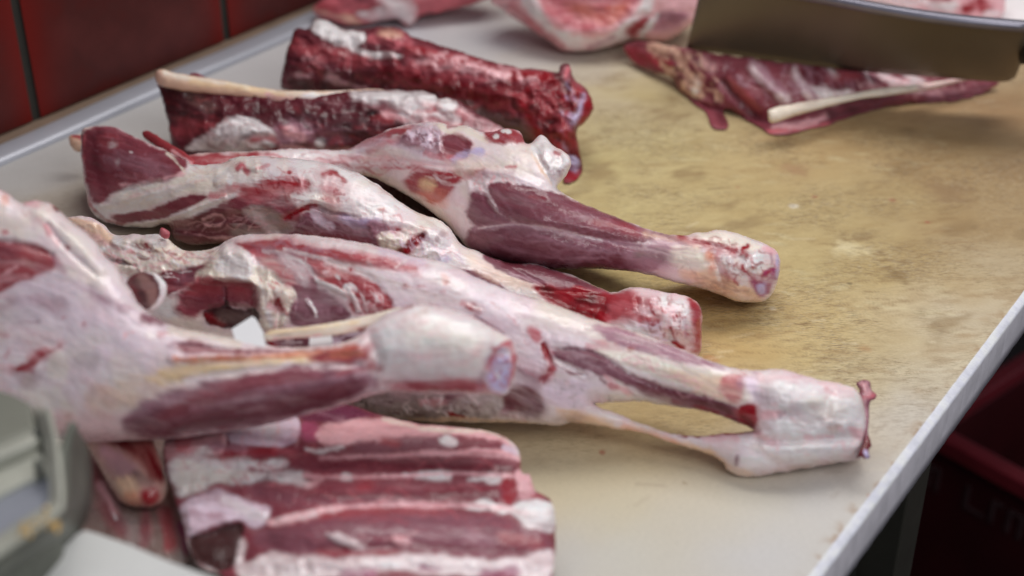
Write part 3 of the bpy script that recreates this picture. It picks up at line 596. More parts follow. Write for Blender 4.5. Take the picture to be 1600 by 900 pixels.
# big knife: blade stands on the rack, spine towards the top
knife = empty('butcher_knife', tuple(at(1330, 100, .03)), 'large knife with a wide brown-reflecting steel blade at the upper right', 'knife')
Mblade = plain('blade_steel_painted_reflection', (.20, .168, .122), .45, .5, .10, 5, .02, (1, 1, .2)); Mspine = plain('blade_spine', (.25, .24, .29), .3, .6, .1)  # brown reflection of the board is put into the blade colour
def k3(px, py, z): return at(px, py, z)
bl = [(1072,76,.035),(1140,86,.034),(1300,108,.034),(1450,120,.034),(1560,128,.034),(1586,122,.036)]
tpz = [(1098,-32,.115),(1140,-26,.118),(1280,-2,.120),(1400,20,.120),(1500,34,.118),(1610,44,.116)]
def interp(pts, n):
    P = smooth_open(pts, 8); s_ = np.linspace(0, len(P)-1, n); i0 = np.minimum(s_.astype(int), len(P)-2); t_ = (s_-i0)[:, None]; return P[i0]*(1-t_)+P[i0+1]*t_
lo = interp(bl, 30); hi = interp(tpz, 30); NB = 10; VB = []; th_dir = np.array([0, 1.0, .35]); th_dir /= np.linalg.norm(th_dir)
for side in (0, 1):
    for a_, b_ in zip(lo, hi):
        A_ = k3(*a_); B_ = k3(*b_)
        for j in range(NB+1):
            t_ = j/NB; VB.append(A_*(1-t_)+B_*t_+th_dir*side*(.0004+.0036*min(1, t_*1.5))-np.array([0, .004*math.sin(t_*math.pi), 0]))
N1 = 30*(NB+1); ix = lambda s_, i, j: s_*N1+i*(NB+1)+j
QB_ = [(ix(0, i, j), ix(0, i+1, j), ix(0, i+1, j+1), ix(0, i, j+1)) for i in range(29) for j in range(NB)]+[(ix(1, i, j), ix(1, i, j+1), ix(1, i+1, j+1), ix(1, i+1, j)) for i in range(29) for j in range(NB)]
QB_ += [(ix(0, i, 0), ix(1, i, 0), ix(1, i+1, 0), ix(0, i+1, 0)) for i in range(29)]
QB_ += [(ix(0, e, j), ix(0, e, j+1), ix(1, e, j+1), ix(1, e, j)) if e == 0 else (ix(0, e, j), ix(1, e, j), ix(1, e, j+1), ix(0, e, j+1)) for e in (0, 29) for j in range(NB)]
link('blade', mesh_from('blade', VB, QB_), Mblade, knife)
VS = []; 
for i, b_ in enumerate(hi):
    B_ = k3(*b_); 
    for (dy, dz) in ((-.0022, -.004), (-.0022, .0035), (.0060, .0050), (.0060, -.004)): VS.append(B_+np.array([0, dy, dz]))
link('blade_spine', mesh_from('blade_spine', VS, [(4*i+j, 4*i+4+j, 4*i+4+(j+1) % 4, 4*i+(j+1) % 4) for i in range(29) for j in range(4)]+[(3, 2, 1, 0), (116, 117, 118, 119)]), Mspine, knife)
hA = k3(1598, 78, .085); hB = hA+np.array([.13, -.01, .02])
VH = []; 
for i in range(9):
    c_ = hA+(hB-hA)*i/8; rr = .014+.003*math.sin(i*.9)
    for a_ in range(12): VH.append(c_+np.array([0, math.cos(a_*math.pi/6)*rr*.75, math.sin(a_*math.pi/6)*rr]))
link('handle', mesh_from('handle', VH, [(12*i+a_, 12*i+(a_+1) % 12, 12*i+12+(a_+1) % 12, 12*i+12+a_) for i in range(8) for a_ in range(12)]+[tuple(range(12))[::-1], tuple(range(96, 108))]), plain('black_handle', (.008, .008, .008), .4), knife)

# upper leg (shank with knuckle, highest in the middle)
u1 = thing('lamb_leg', 900, 350, 0, 'leg with a bare purple shank pointing right to a bloody knuckle end', 'lamb leg')
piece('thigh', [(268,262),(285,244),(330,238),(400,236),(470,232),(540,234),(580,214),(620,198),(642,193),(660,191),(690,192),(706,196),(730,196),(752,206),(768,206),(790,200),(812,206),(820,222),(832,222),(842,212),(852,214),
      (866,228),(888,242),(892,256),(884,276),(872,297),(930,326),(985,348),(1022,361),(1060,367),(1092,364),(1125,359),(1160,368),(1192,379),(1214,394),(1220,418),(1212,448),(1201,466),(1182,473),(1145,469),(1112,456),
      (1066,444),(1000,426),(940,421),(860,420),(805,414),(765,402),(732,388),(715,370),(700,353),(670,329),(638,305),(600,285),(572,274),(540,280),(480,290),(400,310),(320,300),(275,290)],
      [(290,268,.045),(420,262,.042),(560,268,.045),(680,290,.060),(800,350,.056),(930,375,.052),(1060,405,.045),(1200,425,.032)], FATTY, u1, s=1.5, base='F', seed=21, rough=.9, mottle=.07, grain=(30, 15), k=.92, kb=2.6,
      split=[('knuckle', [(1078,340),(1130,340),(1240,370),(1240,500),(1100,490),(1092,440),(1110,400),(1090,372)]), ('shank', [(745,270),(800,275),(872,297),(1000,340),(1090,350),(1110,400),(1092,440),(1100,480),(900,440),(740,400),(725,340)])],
      patches=[('p','S',[(270,262),(285,246),(340,240),(420,240),(372,250),(330,262),(300,290),(270,290)],0,4,5),('p','R',[(320,258),(370,246),(400,244),(360,254),(330,266)],0,5,5,.25),
       ('p','S',[(540,233),(580,213),(640,196),(640,204),(600,222),(560,232)],0,2,2,.95),('s','W',[(440,240),(520,240),(570,232),(620,214)],3,3,3,.9),
       ('s','P',[(500,254),(580,246),(680,256),(780,262)],7,6,7,.6),('s','I',[(560,232),(620,222),(680,246)],8,7,5,.6),('s','Q',[(575,236),(600,224),(625,216)],4,4,4,.7),('s','Q',[(600,262),(640,262),(700,270)],4,5,5,.5),
       ('p','M',[(692,212),(710,208),(732,216),(738,230),(728,244),(702,248),(684,240),(690,226)],0,3,3,.95),('s','Q',[(665,238),(690,247),(720,246)],4,3,4,.7),
       ('p','V',[(620,222),(645,198),(665,194),(686,200),(690,214),(688,232),(668,238),(650,228),(634,228)],0,4,4,.9),('s','I',[(645,212),(665,208),(672,228)],5,3,5,.8),('s','L',[(710,248),(730,240),(752,236)],4,4,4,.8),
       ('s','C',[(690,196),(702,206),(716,200)],4,2,3,.9),('s','S',[(700,198),(712,196)],2,2,2,.8),('s','C',[(722,200),(745,212),(760,220)],5,3,3,.8),
       ('p','S',[(758,206),(770,198),(795,196),(812,206),(820,222),(800,224),(770,222),(758,216)],0,3,3,.95),('p','W',ell(775,214,5,4),0,2,2),('p','W',ell(791,206,8,3,10),0,2,2),
       ('p','S',[(632,282),(650,270),(700,266),(758,264),(740,276),(715,285),(705,300),(680,318),(660,306),(640,298)],0,5,5,.95),('p','Y',ell(668,288,14,9,10),0,6,5,.8),('p','O',[(650,300),(690,296),(700,318),(680,325)],0,8,8,.55),
       ('p','C',[(560,266),(600,270),(660,310),(700,340),(730,385),(700,365),(640,328),(590,300)],0,6,5,.7),('s','E',[(570,280),(640,325),(700,368)],4,4,4,.5),
       ('s','C',[(720,262),(790,258),(830,270)],9,8,8,.6),('s','Q',[(790,262),(806,260)],3,3,3,.8),('s','V',[(760,274),(800,272)],5,5,6,.5),('s','T',[(832,240),(846,262),(860,285)],3,3,3,.8),
       ('p','W',[(846,214),(866,228),(888,244),(890,260),(874,294),(862,286),(838,248),(830,228)],0,3,3,.9),('s','R',[(868,238),(872,240)],3,2,2,.7),('s','G',[(866,260),(874,268)],3,3,3,.6),
       *scatter([(300,245),(540,240),(700,262),(640,290),(520,262)], 34, 'Q', 34, 1.2, 8, 8, .5, 31), *scatter([(560,235),(760,250),(840,280),(700,300)], 22, 'W', 34, 1.4, 12, 8, .4, 32, 2), *scatter([(622,215),(660,194),(690,205),(680,236)], 26, 'I', 10, 1.8, 40, 50, .8, 33), *scatter([(622,215),(660,194),(690,205),(680,236)], 14, 'U', 8, 1.2, 40, 50, .7, 34),
       *scatter([(832,225),(885,245),(888,285),(850,270)], 16, 'V', 9, 1.2, 60, 40, .5, 35), *scatter([(730,270),(830,280),(790,292),(735,310)], 18, 'P', 12, 1.2, 80, 35, .6, 36),
       # shank
       ('p',(120,66,76),[(762,292),(772,286),(800,287),(860,299),(930,325),(985,347),(1016,362),(1020,372),(990,380),(940,374),(880,362),(830,352),(790,340),(772,318)],0,2.5,2),
       ('p','U',[(734,306),(744,298),(762,306),(775,325),(800,342),(790,352),(755,358),(738,352),(730,330)],0,4,4),
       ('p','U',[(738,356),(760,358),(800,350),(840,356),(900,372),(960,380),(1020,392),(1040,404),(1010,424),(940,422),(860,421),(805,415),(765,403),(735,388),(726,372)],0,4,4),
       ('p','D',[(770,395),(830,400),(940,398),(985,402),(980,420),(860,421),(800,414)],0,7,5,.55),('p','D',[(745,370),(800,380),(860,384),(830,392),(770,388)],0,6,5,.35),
       ('s','V',[(742,358),(775,353),(815,349),(860,357),(930,374),(1000,384)],3,4,1,1),('s','F',[(748,357),(790,351),(830,351),(880,361),(940,376)],1.2,2,1,.85),('s','V',[(760,340),(800,352),(830,352)],2,4,2,.7),('s','V',[(835,366),(900,388),(960,396)],2,3,2,.45),('s','V',[(800,392),(880,404),(950,402)],1.5,3,2,.5),('s','V',[(770,384),(820,396)],2,4,2,.5),
       ('s','V',[(775,296),(800,330),(820,348)],2,4,2,.3),('s','R',[(828,306),(850,310)],2,3,3,.5),('s','S',[(930,350),(1000,362)],6,8,6,.5),
       ('p','V',[(1000,352),(1060,368),(1080,382),(1060,420),(1000,424),(980,400),(1010,380)],0,10,5,.8),('s','H',[(1000,395),(1050,400)],7,8,5,.6),('s','T',[(1010,366),(1060,374),(1090,386)],4,5,3,.7),('s','U',[(1020,362),(1050,372),(1080,384)],3,3,3,.7),
       *scatter([(740,360),(900,378),(1000,400),(940,418),(780,400)], 26, 'V', 70, 1.6, 8, 4, .3, 37, 2.5), *scatter([(780,300),(900,325),(1000,365),(900,360)], 18, 'V', 60, 1.6, 16, 4, .22, 38, 2.5),
       ('p','N',[(1058,388),(1095,392),(1112,405),(1105,420),(1062,416),(1048,402)],0,9,5,.9),('p','T',[(1060,425),(1110,420),(1160,440),(1190,468),(1150,467),(1110,454)],0,8,5,.75),
       ('p','C',[(1080,370),(1125,361),(1160,370),(1190,382),(1180,392),(1130,384),(1090,380)],0,5,4,.8),
       ('s','R',[(1062,368),(1082,376),(1120,384),(1150,394)],2.5,3,4,.9),('s','R',[(1150,394),(1165,402),(1162,420),(1178,436)],4,4,5,.9),('s','R',[(1148,396),(1168,386)],2.5,3,3,.9),('s','O',[(1108,390),(1114,414)],6,6,6,.7),
       ('s','E',[(1130,410),(1138,430),(1130,444)],5,5,5,.5),('s','F',[(1140,404),(1150,430),(1158,442)],6,5,3,.9),('p','W',[(1168,402),(1186,394),(1196,404),(1190,422),(1180,428),(1172,418)],0,4,4,.9),('s','Q',[(1172,400),(1176,418)],2,3,2,.6),
       ('s','R',[(1190,432),(1212,420)],3,3,4,.8),*scatter([(1095,372),(1160,372),(1208,395),(1212,440),(1180,466),(1120,420)], 34, 'R', 12, 1.5, 30, 40, .6, 71, 2), *scatter([(1100,380),(1200,395),(1205,440),(1150,450),(1110,420)], 22, 'W', 14, 2.4, 50, 40, .6, 72, 3), *scatter([(1060,420),(1110,430),(1180,465),(1110,452)], 14, 'E', 24, 1.5, 24, 10, .45, 73, 2),('s','E',[(1112,440),(1140,452),(1170,455)],2,3,3,.7),('s','Q',[(1120,392),(1128,420),(1150,440)],5,6,5,.6),('s','S',[(1086,376),(1120,388),(1146,398)],4,5,5,.6),('p','J',[(1172,432),(1196,430),(1212,412),(1218,424),(1208,452),(1196,466),(1182,464)],0,4,5,.75),('p','L',ell(1190,452,8,9),0,4,4,.7),('s','P',[(1196,388),(1214,398),(1216,416)],5,4,3,.8),('s','J',[(1205,398),(1206,414),(1196,428)],2,3,3,.5),('s','L',[(1216,402),(1216,430)],3,3,2,.7)],
      bumps=[('l',[(620,205),(655,190),(690,198),(690,238),(640,232)],0,5,12),('l',[(728,275),(765,270),(770,290),(740,310)],0,5,8),('l',[(834,222),(885,245),(885,290),(850,265)],0,4,10),('p',[(762,290),(860,300),(1000,352),(1010,372),(900,360),(800,342)],0,10,6),('p',[(740,362),(900,378),(980,395),(940,416),(800,408)],0,12,5),('s',[(742,358),(815,350),(930,374),(1000,386)],2,6,-3),
       ('p',[(734,308),(760,304),(790,345),(745,354)],0,8,4),('s',[(755,290),(758,312),(775,335)],2,5,-3),('p',ell(652,212,22,18),0,6,9),('p',ell(712,230,20,16),0,6,-6),('s',[(832,228),(850,262),(868,292)],3,5,-5),
       ('p',ell(865,250,16,28,-30),0,8,6),('s',[(1060,370),(1150,396),(1170,430)],2,5,-3),('l',[(1100,372),(1190,380),(1216,420),(1190,466),(1130,440)],0,6,4.5),('p',ell(1182,410,9,12),0,4,3),('p',ell(1145,425,10,22,-10),0,6,4),('s',[(1115,400),(1130,445)],2,5,-3),('p',ell(790,212,26,12),0,6,4),
       ('s',[(560,240),(680,258),(800,264)],2,6,-2),('s',[(520,252),(640,268)],2,5,2),('p',ell(665,292,34,20,15),0,12,-4),('s',[(722,262),(790,272),(840,290)],6,8,4)])

# second middle leg with flap, behind the central one
u2 = thing('lamb_leg', 500, 320, 0, 'fatty leg with a dark red flap at its left and a blood-stained stub end', 'lamb leg')
piece('leg', [(128,204),(150,197),(180,198),(205,211),(240,227),(290,249),(300,256),(345,256),(362,248),(382,245),(420,245),(470,248),(512,255),(560,271),(594,292),(622,313),(652,331),(684,342),(704,358),(722,382),(745,392),(790,410),(830,412),(862,420),
      (900,432),(944,452),(955,456),(975,452),(990,448),(1012,451),(1046,458),(1078,464),(1096,482),(1097,515),(1092,556),(1060,570),(1000,575),(900,560),(800,520),(700,480),(620,440),(540,410),(480,395),(400,385),(340,380),(300,384),(272,372),
      (262,352),(230,355),(190,353),(158,344),(140,325),(134,300),(128,262),(126,236)],
      [(160,270,.034),(300,300,.048),(450,320,.062),(600,360,.060),(740,410,.046),(860,445,.030),(1000,490,.030),(1080,510,.028)], FATTY, u2, s=1.5, base='W', seed=22, rough=1.1, mottle=.06, grain=(28, 18), k=.9, kb=2.6,
      split=[('stub', [(945,430),(1000,430),(1120,450),(1110,620),(980,600),(950,520),(975,480)]), ('flap', [(110,190),(200,180),(300,240),(296,262),(250,285),(200,296),(160,325),(120,330)])],
      patches=[('p','M',[(130,206),(152,198),(180,199),(206,212),(244,230),(290,250),(288,266),(262,280),(220,284),(180,300),(162,314),(146,316),(138,296),(130,262),(128,236)],0,3,3),('s','Q',[(132,212),(130,260),(138,310),(150,334)],2.5,2.5,3,.8),
       ('s','D',[(152,210),(150,250),(160,300)],9,8,6,.7),('p','S',ell(172,222,18,10,10),0,8,6,.5),('p','W',ell(176,226,6,6),0,4,3,.5),('s','V',[(180,250),(230,262),(260,270)],9,9,8,.5),('p','F',ell(205,238,3,2),0,1,1,.8),('p','F',ell(184,253,5,6),0,3,4,.4),  # small pale specks on the flap are painted wet glints
       ('s','P',[(190,290),(240,282),(284,272)],3,3,4,.8),('s','D',[(208,286),(250,280)],4,4,4,.4),('s','C',[(262,240),(280,258),(288,268)],2,2,2,.7),
       ('p','C',[(158,318),(220,292),(290,275),(340,262),(350,290),(290,300),(250,318),(200,332),(165,330)],0,5,5,.7),('s','P',[(200,308),(260,292),(320,280)],2,3,4,.4),
       ('p','M',[(172,336),(200,334),(240,326),(270,312),(298,304),(322,308),(300,322),(262,338),(232,348),(200,350),(180,346)],0,2.5,3),('s','S',[(150,330),(170,345),(200,352)],2,2,3,.8),
       ('p','M',[(250,350),(300,338),(340,320),(380,302),(420,300),(460,312),(470,350),(430,372),(380,378),(300,380),(262,368)],0,4,5,.95),('s','W',[(198,354),(260,344),(310,330),(350,310),(390,296)],3.5,3,3,.9),
       ('p','D',[(255,352),(300,350),(380,362),(450,374),(540,388),(620,400),(640,440),(400,400),(300,392),(262,378)],0,6,4,.75),('p','D',[(298,350),(320,330),(350,326),(360,345),(340,365),(310,362)],0,4,5,.8),('p','D',[(360,350),(380,334),(404,338),(398,355),(372,364)],0,4,4,.8),('s','P',[(318,342),(340,334),(352,344),(338,354),(322,352)],1.5,2,3,.6),('s','P',[(290,362),(340,372),(400,368)],1.5,3,4,.6),  # first dark patch paints the shade along the leg's lower edge
       ('s','G',[(400,330),(440,350),(450,362),(400,372),(370,362)],9,8,8,.75),('s','F',[(385,330),(410,345),(430,365)],5,5,6,.5),('s','Q',[(330,306),(380,290)],5,5,6,.8),
       ('p','Q',[(372,300),(400,285),(450,280),(484,286),(470,298),(430,308),(395,316)],0,6,7,.8),('s','R',[(385,298),(430,290),(475,290)],6,6,8,.6),('p','Q',[(500,290),(520,288),(534,325),(545,332),(520,332),(505,320)],0,8,6,.6),
       ('s','R',[(505,272),(520,268),(540,285)],2,3,5,.8),('p','R',ell(452,269,3,3),0,2,1),('s','Q',[(505,270),(530,300)],9,9,8,.35),('p','R',ell(515,272,4,2),0,1,2,.7),
       ('p','U',[(450,366),(465,350),(486,328),(500,320),(520,330),(560,338),(600,348),(618,368),(625,392),(560,388),(500,376),(460,374)],0,5,6,.95),('s','R',[(446,342),(462,334),(480,324),(492,320)],3.5,2,3),('s','B',[(484,322),(500,320),(516,330),(540,334)],1.5,2,2,.7),
       ('s','I',[(490,328),(500,345),(515,352)],6,5,6,.8),('s','M',[(480,370),(560,380),(620,392)],6,7,6,.7),('s','L',[(530,338),(560,346),(590,344)],5,6,5,.6),('s','V',[(590,350),(610,364)],8,7,7,.5),
       ('p','C',[(588,370),(612,366),(636,376),(628,392),(600,392)],0,5,6,.8),('s','B',[(632,396),(642,382),(660,368)],5,3,5),('s','R',[(636,392),(655,374)],3,3,5,.9),('p','O',ell(598,326,7,5),0,4,4,.5),*scatter([(380,262),(500,262),(620,320),(690,365),(640,390),(540,320),(400,285)], 34, 'Q', 12, 1.0, 30, 40, .45, 21), *scatter([(370,285),(480,276),(540,300),(540,330),(400,312)], 44, 'R', 9, 1.3, 20, 35, .6, 22), *scatter([(270,355),(400,320),(440,350),(420,375),(300,378)], 26, 'P', 22, 1.0, -8, 12, .35, 23),
       *scatter([(470,350),(600,352),(620,385),(480,375)], 20, 'V', 20, 1.2, 15, 10, .6, 24), *scatter([(590,365),(700,372),(740,410),(640,400)], 26, 'I', 14, 1.6, 40, 25, .7, 25), *scatter([(640,360),(740,400),(720,415),(650,395)], 16, 'P', 12, 1.2, 70, 25, .6, 26),
       *scatter([(160,325),(300,280),(345,270),(290,298),(200,330)], 18, 'W', 40, 1.4, -17, 4, .7, 27), *scatter([(140,215),(200,215),(280,250),(170,305)], 22, 'V', 10, 1.5, 20, 40, .35, 28),('p','R',ell(622,359,5,3,-20),0,2,2,.7),
       ('s','U',[(682,372),(690,366)],4,3,4,.6),('p','L',ell(692,404,9,6),0,4,4,.7),('s','E',[(580,286),(640,325),(700,368)],2,3,3,.4),('p','O',ell(424,244,7,4),0,3,3,.5),('s','Q',[(372,264),(380,258),(386,268)],5,3,3,.8),('s','W',[(335,280),(355,268),(360,285)],5,3,4,.9),('s','Q',[(400,264),(420,258)],2,2,3,.6),
       ('p','U',[(714,419),(730,419),(752,426),(776,440),(792,454),(778,450),(750,440),(728,430)],0,2.5,2),('p','T',[(720,388),(760,404),(830,440),(838,456),(790,446),(740,418)],0,6,4,.5),
       ('p','U',[(756,396),(800,408),(862,420),(944,452),(950,460),(900,456),(850,448),(800,432),(770,416)],0,3,3),('s','D',[(790,412),(860,426),(930,450)],5,5,3,.7),('s','V',[(800,428),(860,444)],3,3,3,.5),
       ('p','R',[(836,450),(850,448),(900,452),(950,458),(985,452),(1000,468),(985,486),(960,500),(935,506),(900,500),(870,478),(846,464)],0,4,6),('s','B',[(850,455),(880,474),(930,470),(950,480)],7,6,7,.85),('s','B',[(880,480),(930,496)],5,5,6,.7),
       ('p','Q',[(955,470),(985,458),(1000,480),(985,505),(950,508)],0,8,7,.6),('p','P',[(985,450),(1030,455),(1080,466),(1094,490),(1092,550),(1040,540),(1000,505),(1000,470)],0,6,6,.5),('s','W',[(1040,470),(1070,480),(1070,505)],9,7,5,.8),
       ('p','I',[(995,508),(1030,500),(1035,520),(1040,532),(1010,520)],0,5,5,.8),('s','Q',[(1020,480),(1040,492),(1000,500)],3,4,5,.8),('p','R',ell(1060,493,4,4),0,2,2,.9),('s','R',[(1080,470),(1092,490),(1092,545)],4,4,5,.85),('s','R',[(1048,512),(1052,530),(1066,544)],3,3,4,.85),('s','J',[(1070,500),(1078,530)],6,6,7,.5),*scatter([(960,458),(1085,470),(1092,545),(1050,540),(990,500)], 40, 'R', 12, 1.6, 40, 45, .6, 81, 2), *scatter([(1000,460),(1080,475),(1085,530),(1040,530)], 20, 'W', 14, 2.4, 60, 35, .55, 82, 3), ('s','R',[(1084,480),(1090,510),(1086,548)],6,5,5,.7), ('s','R',[(940,470),(975,465),(1010,470)],6,6,6,.6), ('s','S',[(960,490),(1000,495),(1030,500)],5,6,6,.6)],
      bumps=[('l',[(330,270),(380,248),(440,255),(540,300),(700,380),(690,410),(600,392),(540,330),(400,285)],0,10,6),('l',[(580,360),(660,360),(700,400),(620,400)],0,6,9),('l',[(380,315),(450,330),(450,370),(370,372)],0,6,8),('s',[(160,322),(250,300),(340,270)],4,8,4),('s',[(250,284),(180,302),(160,318)],2,5,-4),('p',[(135,215),(200,215),(270,255),(200,285),(150,300)],0,14,-6),('s',[(200,352),(262,342),(350,308)],3,4,6),('p',[(262,360),(330,340),(420,330),(440,370)],0,8,-8),
       ('s',[(446,342),(484,322),(516,332),(560,340)],2,4,-6),('s',[(440,332),(480,312),(520,320)],5,6,5),('p',ell(610,380,28,14),0,6,6),('s',[(632,398),(662,366)],3,5,-7),('p',[(470,365),(500,335),(600,355),(610,385)],0,10,3),
       ('s',[(560,340),(640,350),(690,375)],8,10,5),('p',[(716,420),(750,425),(790,452),(750,442)],0,4,3),('s',[(836,452),(900,456),(955,460)],2,4,-3),('p',[(850,455),(950,465),(930,500),(880,480)],0,10,-4),('l',[(990,455),(1090,470),(1092,545),(1010,520)],0,6,5),('p',ell(1062,496,26,26),0,14,6),('s',[(995,470),(1000,505)],3,6,-4),('s',[(340,285),(372,262),(400,262)],5,5,6),('s',[(756,396),(850,445)],2,4,-3)])
piece('gap_shade_strip', [(560,268),(600,280),(650,306),(700,344),(740,388),(720,400),(690,380),(640,345),(590,310),(560,285)], [(570,275,.010),(730,390,.008)], MEAT, u2, base='Z', seed=27, s=2, k=.3, mottle=.2)  # added dark strip standing in for the shade between the two legs
piece('sinew', [(108,214),(116,211),(128,213),(132,224),(128,236),(118,236),(110,226)], [(110,224,.030),(130,224,.032)], FATTY, u2, base='T', seed=23, s=1.5, k=.7, patches=[('s','S',[(116,213),(130,216)],3,2,2)])
piece('flap_strip', [(222,207),(230,203),(244,211),(262,223),(290,240),(304,252),(300,262),(286,256),(262,240),(240,226),(226,217)], [(226,210,.052),(265,232,.056),(300,256,.058)], FATTY, u2, base='S', seed=24, s=1.5, k=.9, patches=[('s','P',[(270,236),(298,256)],2,2,2,.7)])

